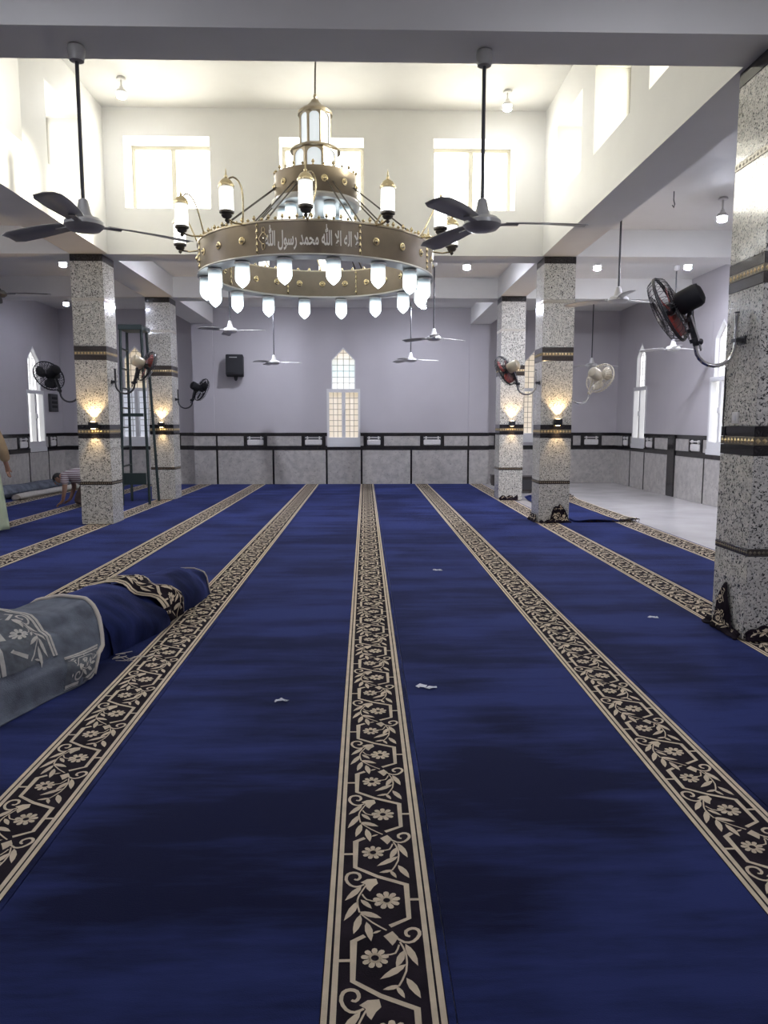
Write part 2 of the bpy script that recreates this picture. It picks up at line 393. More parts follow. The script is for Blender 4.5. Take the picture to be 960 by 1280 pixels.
# ------------------------------------------------------------------ stone wainscot: panels, black bands, strips, niches
Z1, Z2, Z3, Z4 = 0.85, 0.955, 1.195, 1.275
class Frame:
    """maps (u along wall, d out of wall, z) to the room"""
    def __init__(s, axis, t, sign): s.axis, s.t, s.sign = axis, t, sign
    def box(s, mb, u0, u1, d0, d1, z0, z1, b=0.003):
        a, c0 = sorted((s.t + s.sign * d0, s.t + s.sign * d1))
        if s.axis == 'x': mb.bbox(u0, u1, a, c0, z0, z1, b)
        else: mb.bbox(a, c0, u0, u1, z0, z1, b)
        return mb
    def pt(s, u, d, z):
        return (u, s.t + s.sign * d, z) if s.axis == 'x' else (s.t + s.sign * d, u, z)
def wainscot(w, fr, u0, u1, strips, niches, gaps=(), wide=(), sw=0.045, base=0.0):
    """lower panels between black strips, two black bands, upper row of panels and niches; gaps = windows breaking the upper row"""
    edges = sorted([u0, u1] + list(strips) + [g for q in wide for g in q])
    wide_set = [tuple(q) for q in wide]
    for a, b in zip(edges[:-1], edges[1:]):
        if (a, b) in wide_set: continue
        n = max(1, round((b - a) / 1.7))
        for k in range(n):
            p, q = a + (b - a) * k / n, a + (b - a) * (k + 1) / n
            fr.box(MB(), p + .003 + (sw / 2 if p in strips else 0), q - .003 - (sw / 2 if q in strips else 0), 0, .018, base + .002, Z1).obj('panel', 'marble', w, 0)
    for u in strips:
        fr.box(MB(), u - sw / 2, u + sw / 2, 0, .022, base + .002, Z1).obj('strip', 'black', w, 0)
    for a, b in wide_set:
        fr.box(MB(), a, b, 0, .05, .003, Z4).obj('strip', 'black', w, 0)
    fr.box(MB(), u0, u1, 0, .026, Z1, Z2).obj('band', 'black', w, 0)
    segs = []; a = u0
    for g0, g1 in sorted(list(gaps) + wide_set):
        if g0 > a: segs.append((a, g0))
        a = max(a, g1)
    if a < u1: segs.append((a, u1))
    for a, b in segs:
        fr.box(MB(), a, b, 0, .026, Z3, Z4).obj('band', 'black', w, 0)
        cur = a
        for n0, n1 in sorted(q for q in niches if q[0] > a - .02 and q[1] < b + .02):
            if n0 - cur > .05: fr.box(MB(), cur + .003, n0 - .003, 0, .018, Z2, Z3).obj('panel', 'marble', w, 0)
            niche(w, fr, n0, n1); cur = n1
        if b - cur > .05: fr.box(MB(), cur + .003, b - .003, 0, .018, Z2, Z3).obj('panel', 'marble', w, 0)
def niche(w, fr, a, b):
    """black-framed recess with a small bracket shelf and a rounded pale plaque"""
    f = MB(); j = .075
    fr.box(f, a, a + j, 0, .04, Z2, Z3); fr.box(f, b - j, b, 0, .04, Z2, Z3)
    fr.box(f, a + j, b - j, 0, .02, Z2, Z3)
    o = f.obj('niche', 'black', w, 0)
    q_ = MB(); fr.box(q_, a + j, b - j, .02, .024, Z2 + .004, Z3 - .004, .001); q_.obj('back_panel', 'greym', o, 0)
    p = MB(); m = (a + b) / 2; hw = (b - a) / 2 - j - .015
    fr.box(p, m - hw, m + hw, .02, .05, Z2 + .018, Z2 + .155, .02)
    p.obj('plaque', 'plaque', o, 30)
    p = MB(); fr.box(p, m - hw, m + hw, .02, .06, Z3 - .05, Z3 - .03)
    for u in (m - hw * .72, m + hw * .72): fr.box(p, u - .018, u + .018, .02, .055, Z2 + .16, Z3 - .01, .005)
    p.obj('bracket_shelf', 'plaque', o, 30)
FB = Frame('x', YB, -1)
wainscot(wall_back, FB, PL0, PR1, [-3.641, -2.265, -0.953, -0.092, 1.138, 2.552],
         [(-2.98, -2.41), (-1.567, -.977), (-.041, .463), (1.353, 1.948)], [bw_op[:2]])
for x in (-3.641, 2.552): FB.box(MB(), x - .02, x + .02, 0, .024, Z2, Z3).obj('strip', 'black', wall_back, 0)
wainscot(wall_back_left, Frame('x', YA, -1), XL, PL0, [-6.10, -5.24], [(-6.75, -6.2), (-5.15, -4.6)], [la_op[:2]])
wainscot(wall_back_right, Frame('x', YA, -1), PR1, XR, [3.83], [(3.25, 3.8), (4.72, 5.25), (5.45, 5.98)], [ra_op[:2]])
wainscot(wall_right, Frame('y', XR, -1), YF, YA, [12.86, 13.78, 16.78, 17.68], [(12.2, 12.75), (13.85, 14.42), (16.2, 16.72), (17.72, 18.2)],
         [q[:2] for q in rw_ops], [(15.08, 15.42)])
wainscot(wall_left, Frame('y', XL, 1), YF, YA, [16.80, 17.82], [(16.25, 16.78), (17.84, 18.3)], [q[:2] for q in lw_ops])
# ------------------------------------------------------------------ windows
WN = [0]
def tall_window(fr, u0, u1, z0, z1, up_pane, lo_pane, grid=True, dep=.10):
    """pointed light over a two-leaf casement, set in the wall opening"""
    WN[0] += 1
    m = (u0 + u1) / 2; hw = (u1 - u0) / 2; zt = z0 + (z1 - z0) * .575    # transom
    aw = hw * .72; sh = z1 - .33; ap = z1 - .02
    def pr(poly, d0, d1, mb):
        t0, t1 = fr.t + fr.sign * d0, fr.t + fr.sign * d1
        mb.prism(poly, t0, t1, 'xz' if fr.axis == 'x' else 'yz')
    sur = MB()
    for s in (-1, 1):      # wall-coloured infill left and right of the pointed light
        pr([(m + s * hw, zt), (m + s * aw, zt), (m + s * aw, sh), (m + s * hw, sh)], -.2, -.004, sur)
        pr([(m + s * hw, sh), (m + s * aw, sh), (m, ap), (m, z1), (m + s * hw, z1)], -.2, -.004, sur)
    root = struct('window_%d' % WN[0], sur, 'led_tint')
    f = MB(); B = .055
    fr.box(f, u0, u1, -dep, .03, z0, z0 + .10); fr.box(f, u0, u1, -dep, .012, z0 + .10, z0 + .235)
    fr.box(f, u0, u0 + B, -dep, .012, z0 + .235, zt - .07); fr.box(f, u1 - B, u1, -dep, .012, z0 + .235, zt - .07)
    fr.box(f, u0, u1, -dep, .012, zt - .07, zt + .015)
    fr.box(f, m - .045, m + .045, -dep, .008, z0 + .235, zt - .07)
    f.obj('frame', 'frame', root, 0)
    for s in (-1, 1):
        a, b = sorted((m + s * .045, m + s * (hw - B)))
        p = MB(); fr.box(p, a, b, -dep - .03, -dep, z0 + .235, zt - .07)
        pane = p.obj('pane', lo_pane, root, 0)
        g = MB()
        if grid:
            for k in range(1, 3): fr.box(g, a + (b - a) * k / 3 - .006, a + (b - a) * k / 3 + .006, -dep, -dep + .012, z0 + .235, zt - .07, .001)
            for k in range(1, 8):
                z = z0 + .235 + (zt - .07 - z0 - .235) * k / 8; fr.box(g, a, b, -dep, -dep + .012, z - .006, z + .006, .001)
        else:
            for k in range(1, 8):
                z = z0 + .235 + (zt - .07 - z0 - .235) * k / 8; fr.box(g, a, b, -dep, -dep + .008, z - .003, z + .003, .001)
        g.obj('muntin', 'muntin' if grid else 'frame', pane, 0)
        h = MB(); fr.box(h, m + s * .03 - .01, m + s * .03 + .01, .01, .03, z0 + .75, z0 + .86); h.obj('handle', 'frame', root, 0)
    p = MB(); pr([(m - aw, zt + .015), (m + aw, zt + .015), (m + aw, sh), (m, ap), (m - aw, sh)], -dep - .03, -dep, p)
    pane = p.obj('pane', up_pane, root, 0)
    g = MB()
    def half(z): return aw if z < sh else aw * max(0, (ap - z) / (ap - sh))
    for k in (-1, 0, 1):
        u = m + k * aw / 2; top = ap if k == 0 else sh + (ap - sh) * .5
        fr.box(g, u - .006, u + .006, -dep, -dep + .012, zt + .015, top, .001)
    for k in range(1, 7):
        z = zt + .015 + (ap - zt) * k / 7
        if half(z) > .03: fr.box(g, m - half(z), m + half(z), -dep, -dep + .012, z - .006, z + .006, .001)
    g.obj('muntin', 'muntin' if grid else 'frame', pane, 0)
    e = MB()
    for s in (-1, 1):
        pr([(m + s * aw, zt), (m + s * (aw - .025), zt), (m + s * (aw - .025), sh), (m + s * aw, sh)], -.06, 0, e)
        pr([(m + s * aw, sh), (m + s * (aw - .025), sh - .005), (m, ap - .04), (m, ap)], -.06, 0, e)
    e.obj('arch_trim', 'frame', root, 0)
tall_window(FB, *bw_op, 'upper_pane', 'cream_pane')
tall_window(Frame('x', YA, -1), *la_op, 'cream_pane', 'grey_pane', dep=.12)
tall_window(Frame('x', YA, -1), *ra_op, 'cream_pane', 'cream_pane', dep=.12)
for q in rw_ops: tall_window(Frame('y', XR, -1), *q, 'side_pane', 'side_pane', False)
for q in lw_ops: tall_window(Frame('y', XL, 1), *q, 'side_pane', 'side_pane', False)
def clere_window(fr, u0, u1, z0, z1, d, pane_mat):
    """two-light sliding window at the outer face of a deep reveal"""
    WN[0] += 1
    f = MB(); B = .05; m = (u0 + u1) / 2
    for a, b, c0, c1 in ((u0, u1, z0, z0 + B), (u0, u1, z1 - B, z1), (u0, u0 + B, z0 + B, z1 - B), (u1 - B, u1, z0 + B, z1 - B), (m - .035, m + .035, z0 + B, z1 - B)):
        fr.box(f, a, b, d - .05, d + .01, c0, c1)
    root = struct('window_%d' % WN[0], f, 'clere_frame')
    for a, b in ((u0 + B, m - .035), (m + .035, u1 - B)):
        fr.box(MB(), a, b, d - .04, d - .028, z0 + B, z1 - B, .001).obj('pane', pane_mat, root, 0)
for q in back_ops: clere_window(Frame('x', Y1a, -1), *q, -.40, 'clere_pane')
for q in right_ops: clere_window(Frame('y', CR, -1), *q, -.40, 'clear')
for q in left_ops: clere_window(Frame('y', CL, 1), *q, -.46, 'clere_dim')
# ------------------------------------------------------------------ pillars
PZ = 0.016
COURSES = [('panel', PZ + .002, .60), ('carved_strip', .60, .65), ('panel', .65, 1.284), ('band', 1.284, 1.354), ('bead_strip', 1.354, 1.412),
           ('band', 1.412, 1.482), ('panel', 1.482, 2.413), ('band_brown', 2.413, 2.487), ('bead_strip', 2.487, 2.538), ('band_brown', 2.538, 2.611),
           ('panel', 2.611, 3.245), ('thin_strip', 3.245, 3.292), ('panel', 3.292, 3.80), ('cap_band', 3.80, 3.898)]
def pillar(x0, x1, y0, y1, label):
    t = thing('pillar', label, 'pillar', ((x0 + x1) / 2, (y0 + y1) / 2, 0), 0, 'granite pillars')
    hx, hy = (x1 - x0) / 2, (y1 - y0) / 2
    th = .016
    MB().box(-hx + th, hx - th, -hy + th, hy - th, PZ, 3.899).obj('core', 'joint', t, 0)
    cache = {}
    for kind, a, b in COURSES:
        for face in range(4):
            n = hx if face % 2 == 0 else hy; o = hy if face % 2 == 0 else hx   # face 0/2: +-y, 1/3: +-x
            key = (kind, round(b - a, 4), face % 2)
            if key not in cache:
                mb = MB(); beads = MB(); h = b - a
                if kind in ('panel',):
                    mb.bbox(-n + .002, n - .002, -th, 0, .0015, h - .0015, .0015)
                elif kind in ('band', 'band_brown', 'cap_band'):
                    mb.bbox(-n + .001, n - .001, -th, .002, .001, h - .001, .0015)
                else:
                    mb.bbox(-n + .001, n - .001, -th, .003, .001, h - .001, .0015)
                    if kind != 'thin_strip' or True:
                        k = max(6, int(2 * n / (.046 if kind != 'carved_strip' else .03)))
                        for i in range(k):
                            u = -n + (i + .5) * 2 * n / k; r = min(h * .36, n / k * .85)
                            beads.add([(u - r, .003, h / 2), (u + r, .003, h / 2), (u, .003, h / 2 - r), (u, .003, h / 2 + r), (u, .009, h / 2)],
                                   [(0, 2, 4), (2, 1, 4), (1, 3, 4), (3, 0, 4)])
                mm = {'panel': 'granite', 'band': 'black', 'band_brown': 'brown', 'cap_band': 'black', 'bead_strip': 'darkgold', 'carved_strip': 'brown', 'thin_strip': 'silverbead'}[kind]
                cache[key] = (mb.mesh(kind, mm, 0), beads.mesh('beading', {'bead_strip': 'gold', 'carved_strip': 'darkgold'}.get(kind, 'silverbead'), 0) if beads.f else None)
            ang = [PI, PI / 2, 0, -PI / 2][face]
            # local +y is outward; face 0 looks to -y, 1 to -x, 2 to +y, 3 to +x
            p = [(0, -hy, a), (-hx, 0, a), (0, hy, a), (hx, 0, a)][face]
            nm = {'band_brown': 'band', 'cap_band': 'band'}.get(kind, kind)
            o = link(nm, cache[key][0], t, loc=p, rot=(0, 0, ang))
            if cache[key][1]: link('beading', cache[key][1], o, kind='stuff')
    return t
pillar(PR0, PR1, Y0a, Y0b, 'nearest granite pillar at the right edge, carrying the big red-bladed wall fan')
pillar(PR0, PR1, Y1a, Y1b, 'right granite pillar with a lit sconce and ragged carpet at its foot')
pillar(PR0, PR1, Y2a - .28, Y2b - .28, 'small far granite pillar right of the back wall, behind another pillar')
pillar(PL0, PL1, Y1a, Y1b, 'large left granite pillar hiding the bending person in a striped shirt')
pillar(PL0, PL1, Y2a, Y2b, 'far left granite pillar beside the dark ladder')
# ------------------------------------------------------------------ carpets
ZIG = [(-0.052,2.293),(-0.084,2.271),(-0.084,2.115),(-0.01,2.062),(0.083,2.016),(0.082,1.851),(0.023,1.816)]
TICKS = [[(-0.126,2.193),(-0.088,2.193)],[(0.086,1.94),(0.121,1.94)]]
FLW = [(-0.023,2.201),(0.017,1.938)]
SCR = [[(-0.054,2.02),(-0.077,2.008),(-0.099,2.018),(-0.113,2.047),(-0.108,2.076),(-0.09,2.085),(-0.072,2.078),(-0.067,2.058),(-0.076,2.045),(-0.086,2.049)],
       [(0.038,2.285),(0.063,2.263),(0.089,2.266),(0.109,2.294),(0.105,2.316),(0.088,2.322),(0.07,2.31),(0.071,2.292),(0.081,2.287)]]
BUDS = [[(-0.066,2.031),(-0.044,2.048),(-0.014,2.05),(-0.009,2.024),(-0.023,2.008),(-0.035,1.983),(-0.046,1.997),(-0.05,2.02)],
        [(0.003,2.29),(0.03,2.311),(0.046,2.285),(0.037,2.264),(0.028,2.25),(0.015,2.272)]]
STEMS = [[(-0.048,2.014),(-0.065,1.975),(-0.075,1.938),(-0.068,1.881)],[(-0.06,1.97),(-0.046,1.943),(-0.013,1.931)],[(-0.065,1.876),(-0.029,1.834),(0.013,1.798)],
         [(0.05,2.264),(0.065,2.215),(0.062,2.149),(0.039,2.094)],[(0.047,2.253),(0.035,2.219),(0.01,2.213)]]
LEAVES = [((-0.062,2.011),(-0.114,1.939)),((-0.065,1.943),(-0.03,1.898)),((-0.071,1.938),(-0.115,1.843)),((-0.068,1.884),(-0.001,1.853)),((-0.065,1.871),(-0.085,1.784)),
          ((-0.047,1.837),(-0.033,1.752)),((-0.029,1.785),(-0.003,1.798)),((0.065,2.256),(0.096,2.168)),((0.059,2.229),(0.035,2.163)),((0.063,2.175),(-0.011,2.12)),
          ((0.061,2.124),(0.095,2.051)),((0.033,2.094),(0.053,2.052)),((0.043,2.097),(-0.004,2.083))]
PER = 0.517
LINES = [(-.163, -.147), (-.140, -.124), (.118, .134), (.140, .156)]
BW0, BW1 = -.166, .159
def ribbon(pts, w):
    """flat strip of quads with tapered or constant width; returns quads"""
    V = [Vector(p) for p in pts]; n = len(V); out = []
    ws = w if isinstance(w, list) else [w] * n
    L = []
    for i in range(n):
        t = (V[min(i + 1, n - 1)] - V[max(i - 1, 0)]).normalized(); k = 1.0
        if 0 < i < n - 1:
            c = (V[i] - V[i - 1]).normalized().dot(t); k = 1 / max(c, .55)
        nn = Vector((-t.y, t.x)) * ws[i] * .5 * k
        L.append((V[i] + nn, V[i] - nn))
    for i in range(n - 1): out.append([L[i][0], L[i][1], L[i + 1][1], L[i + 1][0]])
    return out
def smoothpts(p, k=3):
    out = []
    n = len(p)
    for i in range(n - 1):
        p0, p1, p2, p3 = (Vector(p[max(i - 1, 0)]), Vector(p[i]), Vector(p[i + 1]), Vector(p[min(i + 2, n - 1)]))
        for j in range(k):
            t = j / k
            out.append(.5 * ((2 * p1) + (p2 - p0) * t + (2 * p0 - 5 * p1 + 4 * p2 - p3) * t * t + (3 * p1 - p0 - 3 * p2 + p3) * t ** 3))
    out.append(Vector(p[-1])); return out
def motif():
    """one repeat of the border: list of polygons in (u, v)"""
    P = []
    P += ribbon(ZIG, .0145)
    for t in TICKS: P += ribbon(t, .011)
    for k, (cx, cyy) in enumerate(FLW):
        R0, R1 = (.0125, .040) if k == 0 else (.0125, .044)
        for i in range(9):
            a = 2 * PI * i / 9 + .2; d = Vector((math.cos(a), math.sin(a))); q = Vector((-d.y, d.x)); o = Vector((cx, cyy))
            w = R1 * .215
            P.append([o + d * R0 - q * w * .45, o + d * (R1 * .72) - q * w, o + d * (R1 * .93) - q * w * .75, o + d * R1, o + d * (R1 * .93) + q * w * .75, o + d * (R1 * .72) + q * w, o + d * R0 + q * w * .45])
        for i in range(12):
            d0 = Vector((math.cos(2 * PI * i / 12), math.sin(2 * PI * i / 12))); d1 = Vector((math.cos(2 * PI * (i + 1) / 12), math.sin(2 * PI * (i + 1) / 12))); o = Vector((cx, cyy))
            P.append([o + d0 * R0 * .9, o + d1 * R0 * .9, o + d1 * (R0 + .008), o + d0 * (R0 + .008)])
    for s in SCR:
        q = smoothpts(s, 2); n = len(q); P += ribbon(q, [.007 + .004 * math.sin(PI * i / n) for i in range(n)])
    for b in BUDS:
        c = sum((Vector(p) for p in b), Vector((0, 0))) / len(b)
        for i in range(len(b)): P.append([c, Vector(b[i]), Vector(b[(i + 1) % len(b)])])
    for s in STEMS: P += ribbon(smoothpts(s, 2), .0055)
    for a, b in LEAVES:
        a = Vector(a); b = Vector(b); d = b - a; q = Vector((-d.y, d.x)).normalized() * min(.0125, d.length * .17)
        P.append([a, a + d * .2 + q * .7, a + d * .45 + q, a + d * .72 + q * .75, b, a + d * .75 - q * .55, a + d * .45 - q * .85, a + d * .2 - q * .6])
    return [[Vector((p[0], p[1] - 1.78)) for p in poly] for poly in P]
MOTIF = motif()
def border_pattern(length, mapf, lines=True, v0=0.0, step=.25):
    """the woven border as thin pile shapes; mapf(u, v) -> point"""
    mb = MB(); n = int(length / PER) + 1
    for k in range(n):
        for poly in MOTIF:
            pts = [(p.x, v0 + k * PER + p.y) for p in poly]
            if max(p[1] for p in pts) > v0 + length: continue
            mb.add([mapf(*p) for p in pts], [tuple(range(len(pts)))])
    if lines:
        m = max(1, int(length / step))
        for a, b in LINES:
            for i in range(m):
                va, vb = v0 + length * i / m, v0 + length * (i + 1) / m
                mb.add([mapf(a, va), mapf(b, va), mapf(b, vb), mapf(a, vb)], [(0, 1, 2, 3)])
    return mb
def orient_up(me):
    for p in me.polygons:
        if p.normal.z < 0: p.flip()
def flat_mesh(mb, name, m):
    me = bpy.data.meshes.new(name); me.from_pydata(mb.v, [], mb.f); orient_up(me); me.materials.append(M[m]); return me
TH = .012
PATT = {}
def runner(label, sx, x0, y0, y1, x1=None):
    """one laid length of carpet: navy field from x0 to the border centred on sx, narrow navy selvedge beyond"""
    t = thing('carpet_runner', label, 'carpet', (sx, 0, 0), 0, 'navy carpet runners')
    hi = x1 if x1 is not None else sx + BW1 + .022
    MB().bbox(x0 - sx + .0015, BW0, y0, y1, .001, TH, .0015).obj('pile_field', 'navy', t, 0)
    MB().bbox(BW0, BW1, y0, y1, .001, TH - .0005, .0005).obj('border', 'ground', t, 0)
    MB().bbox(BW1, hi - sx - .0015, y0, y1, .001, TH, .0015).obj('selvedge', 'navy', t, 0)
    key = round(y1 - y0, 2)
    if key not in PATT:
        PATT[key] = flat_mesh(border_pattern(y1 - y0, lambda u, v: (u, v, 0)), 'border_pattern', 'cream')
    link('border_pattern', PATT[key], t, loc=(0, y0, TH + .0006), kind='stuff')
    return t
SX = [-6.62, -5.274, -3.953, -2.617, -1.306, .046, 1.388, 2.743]
SL = ['navy carpet runner nearest the left wall, its border half under the grey rolls',
      'navy carpet runner left of the large left pillar, under the pale green robe',
      'navy carpet runner whose patterned border runs under the left pillars',
      'navy carpet runner whose border passes behind the rolled carpet',
      'navy carpet runner carrying the rolled carpet on its field at left',
      'navy carpet runner in the middle with its border straight ahead of the camera',
      'navy carpet runner just right of the middle with the white scrap lying on it',
      'navy carpet runner whose patterned border runs under the right pillars']
BACK = YB - .03
prev = XL + .25
for k, (sx, lb) in enumerate(zip(SX, SL)):
    runner(lb, sx, prev, -1.6 if sx > -5.4 else 6.0, BACK if sx > -6 else 17.4)
    prev = sx + BW1 + .022
# the last length on the right is in two pieces: the far one is thrown over the near one with a raised crumpled end
PX3 = 3.955
runner('navy carpet runner right of the near right pillar, at the bare marble floor', PX3, prev, -1.6, 11.45)
far_t = thing('carpet_runner', 'short far piece of navy carpet with frayed ends beside the bare marble floor', 'carpet', (PX3 + .06, 0, 0), 0, 'navy carpet runners')
def far_z(x, y):
    e0 = max(0, 1 - (y - 11.15) / .55); e1 = max(0, 1 - (14.75 - y) / .35)
    z = .014 + .012 + e0 * (.022 + .012 * math.sin(x * 9)) * (1 if x > -1.0 else .6) + e1 * (.05 + .03 * math.sin(x * 17 + 1))
    return z + .004 * noise.noise(Vector((x * 3, y * 3, 1)))
def far_mesh(u0, u1, nu, z0=0.0):
    mb = MB(); nv = 40; vs = []
    for j in range(nv + 1):
        y = 11.12 + 3.6 * j / nv
        for i in range(nu + 1):
            x = u0 + (u1 - u0) * i / nu
            yy = y + (.10 * math.sin(x * 3.1) + .03 * math.sin(x * 21)) * (1 if j == nv else 0) + (.05 * math.sin(x * 2.2) if j == 0 else 0)
            vs.append((x, yy, far_z(x, y) + z0))
    fs = [(j * (nu + 1) + i, j * (nu + 1) + i + 1, (j + 1) * (nu + 1) + i + 1, (j + 1) * (nu + 1) + i) for j in range(nv) for i in range(nu)]
    return mb.add(vs, fs)
xl = PR1 + .05 - PX3
def thicken(mb, name, m, parent, th=.01):
    o = mb.obj(name, m, parent, 60); orient_up(o.data); md = o.modifiers.new('thickness', 'SOLIDIFY'); md.thickness = th; md.offset = -1; return o
thicken(far_mesh(xl, BW0, 10), 'pile_field', 'navy', far_t)
thicken(far_mesh(BW0, BW1, 4), 'border', 'ground', far_t)
pb = border_pattern(3.45, lambda u, v: (u, v, far_z(u, v) + .006), v0=11.2, step=.09)
link('border_pattern', flat_mesh(pb, 'border_pattern', 'cream'), far_t, kind='stuff')
fr_ = MB()
for i in range(60):      # ragged backing threads along the two cut ends
    x = xl + (BW1 - xl) * random.random(); far = i % 3 != 0
    if far: x = random.uniform(-.2, BW1)
    y = 14.72 if far else 11.12
    z = far_z(x, y) - .005; L = random.uniform(.03, .10)
    fr_.tube([(x, y + (-.02 if far else .02), z), (x + random.uniform(-.03, .03), y + (L * .5 if far else -L * .3), max(.016, z + random.uniform(-.01, .03))), (x + random.uniform(-.05, .05), y + (L if far else -L * .5), .018)], .004, 4)
fo = fr_.obj('frayed_edge', 'fringe', far_t, 60); fo['kind'] = 'stuff'
# carpet pushed up against the pillar feet: crumpled patterned flaps
def flap(parent_label, poly_fn, origin, ang, w, h, seed):
    """crumpled upstand of border carpet: sheet of width w leaning on the pillar face, ragged top given by poly_fn(s) in 0..1"""
    t = thing('carpet_flap', parent_label, 'carpet flap', origin, ang, 'cut carpet turned up at the pillar feet')
    rnd = random.Random(seed); nu, nv = 26, 12; vs = []
    def S(s, q):
        top = h * poly_fn(s); z = top * q
        bulge = .035 * (1 - q) ** 2 + .02 * noise.noise(Vector((s * 7 + seed, q * 4, seed))) + .022
        return (w * (s - .5) + .02 * noise.noise(Vector((s * 5, q * 5, seed + 3.0))), -max(bulge, .006), z + .021)
    for j in range(nv + 1):
        for i in range(nu + 1): vs.append(S(i / nu, j / nv))
    fs = [(j * (nu + 1) + i, j * (nu + 1) + i + 1, (j + 1) * (nu + 1) + i + 1, (j + 1) * (nu + 1) + i) for j in range(nv) for i in range(nu)]
    mb = MB().add(vs, fs)
    o = mb.obj('backing', 'ground', t, 60); md = o.modifiers.new('thickness', 'SOLIDIFY'); md.thickness = .008; md.offset = 1
    pm = MB()
    for k in range(-1, 4):
        for row in range(3):
            for poly in MOTIF:
                pts = []; ok = True
                for p in poly:
                    a_ = (p.y * .55 + k * PER * .55 + row * .09) / w; z = .012 + (p.x + .15) / .32 * .17 + row * .165
                    if not 0.02 < a_ < .98 or z > h * poly_fn(min(.98, max(.02, a_))) * .97: ok = False; break
                    q = z / max(.01, h * poly_fn(a_)); x_, y_, z_ = S(a_, q); pts.append((x_, y_ - .012, z_))
                if ok: pm.add(pts, [tuple(range(len(pts)))])
    if pm.f: pm.obj('border_pattern', 'cream', t, 0, kind='stuff')
    return t
flap('torn patterned carpet flap turned up against the nearest right pillar, peaked like a flame', lambda s: .12 + .88 * math.exp(-((s - .50) / .17) ** 2) + .03 * math.sin(s * 23), (PR0 - .002, Y0a + .26, 0), -PI / 2, .50, .36, 3)
flap('low crumpled carpet flap along the front foot of the nearest right pillar', lambda s: .35 + .4 * abs(math.sin(s * 6)) + .1 * math.sin(s * 25), ((PR0 + PR1) / 2, Y0a - .002, 0), 0, .46, .13, 11)
flap('frayed brown carpet flap on the front of the right pillar with the sconce', lambda s: .08 + .9 * math.exp(-((s - .62) / .24) ** 4) + .06 * math.sin(s * 31), ((PR0 + PR1) / 2 + .02, Y1a - .002, 0), 0, .48, .27, 5)
flap('low frayed carpet flap on the left foot of the right pillar with the sconce', lambda s: .5 + .4 * math.sin(s * 9) ** 2, (PR0 - .002, (Y1a + Y1b) / 2, 0), -PI / 2, .44, .13, 8)
flap('low frayed carpet edge at the front foot of the small far right pillar', lambda s: .4 + .5 * abs(math.sin(s * 8)), ((PR0 + PR1) / 2 - .04, Y2a - .282, 0), 0, .36, .10, 9)
# ------------------------------------------------------------------ rolled carpet lying at left
CLN = [(-1.56, 6.50), (-1.62, 6.20), (-1.74, 5.72), (-1.88, 5.15), (-2.00, 4.62), (-2.17, 4.12), (-2.42, 3.5), (-2.7, 2.9)]
HW = [.20, .25, .29, .32, .34, .36, .37, .38]
HH = [.21, .27, .29, .30, .30, .30, .30, .30]
def interp(t, arr):
    x = t * (len(arr) - 1); i = min(int(x), len(arr) - 2); f = x - i
    a, b = arr[i], arr[i + 1]
    if isinstance(a, tuple): return Vector((a[0] + (b[0] - a[0]) * f, a[1] + (b[1] - a[1]) * f))
    return a + (b - a) * f
def rollS(t, a, off=0.0, amp=1.0):
    """point on the roll: t along it from the far tip, a round it (0 = right at the floor, pi = left at the floor)"""
    c = interp(t, CLN); d = (interp(min(1, t + .02), CLN) - interp(max(0, t - .02), CLN)).normalized()
    s = Vector((d.y, -d.x))     # sideways; d runs towards the camera
    if s.x < 0: s = -s
    hw, hh = interp(t, HW), interp(t, HH)
    k = 1 + amp * .10 * noise.noise(Vector((t * 9, a * 1.6, 2.0))) + amp * .04 * noise.noise(Vector((t * 25, a * 4, 5.0)))
    ca, sa = math.cos(a), math.sin(a)
    ca = math.copysign(abs(ca) ** .8, ca); sa = abs(sa) ** .9
    return Vector((c.x + s.x * ca * (hw + off) * k, c.y + s.y * ca * (hw + off) * k, .016 + (hh * k + off) * sa))
def sheet(f, n, m):
    """grid surface f(p, q), p, q in 0..1"""
    vs = [f(i / n, j / m) for i in range(n + 1) for j in range(m + 1)]
    fs = [(i * (m + 1) + j, i * (m + 1) + j + 1, (i + 1) * (m + 1) + j + 1, (i + 1) * (m + 1) + j) for i in range(n) for j in range(m)]
    return MB().add(vs, fs)
rc = thing('rolled_carpet', 'loosely rolled navy carpet at left with its pale grey underside turned out', 'rolled carpet', (0, 0, 0))
sheet(lambda p, q: rollS(p, q * PI), 70, 26).obj('roll', 'navy', rc, 70)
cap_ = MB(); cp = [rollS(0, PI * k / 20) for k in range(21)]; cc = sum(cp, Vector()) / 21 + Vector((.02, .05, 0))
cap_.add([cc] + cp, [(0, k + 1, k + 2) for k in range(20)]); cap_.obj('rolled_end', 'navy', rc, 60)
tip = MB(); tp = [rollS(.012, PI * k / 14, .006) for k in range(15)]; tip.tube([p + Vector((0, 0, .006)) for p in tp], .006, 5); tip.obj('edge_binding', 'binding', rc, 70)
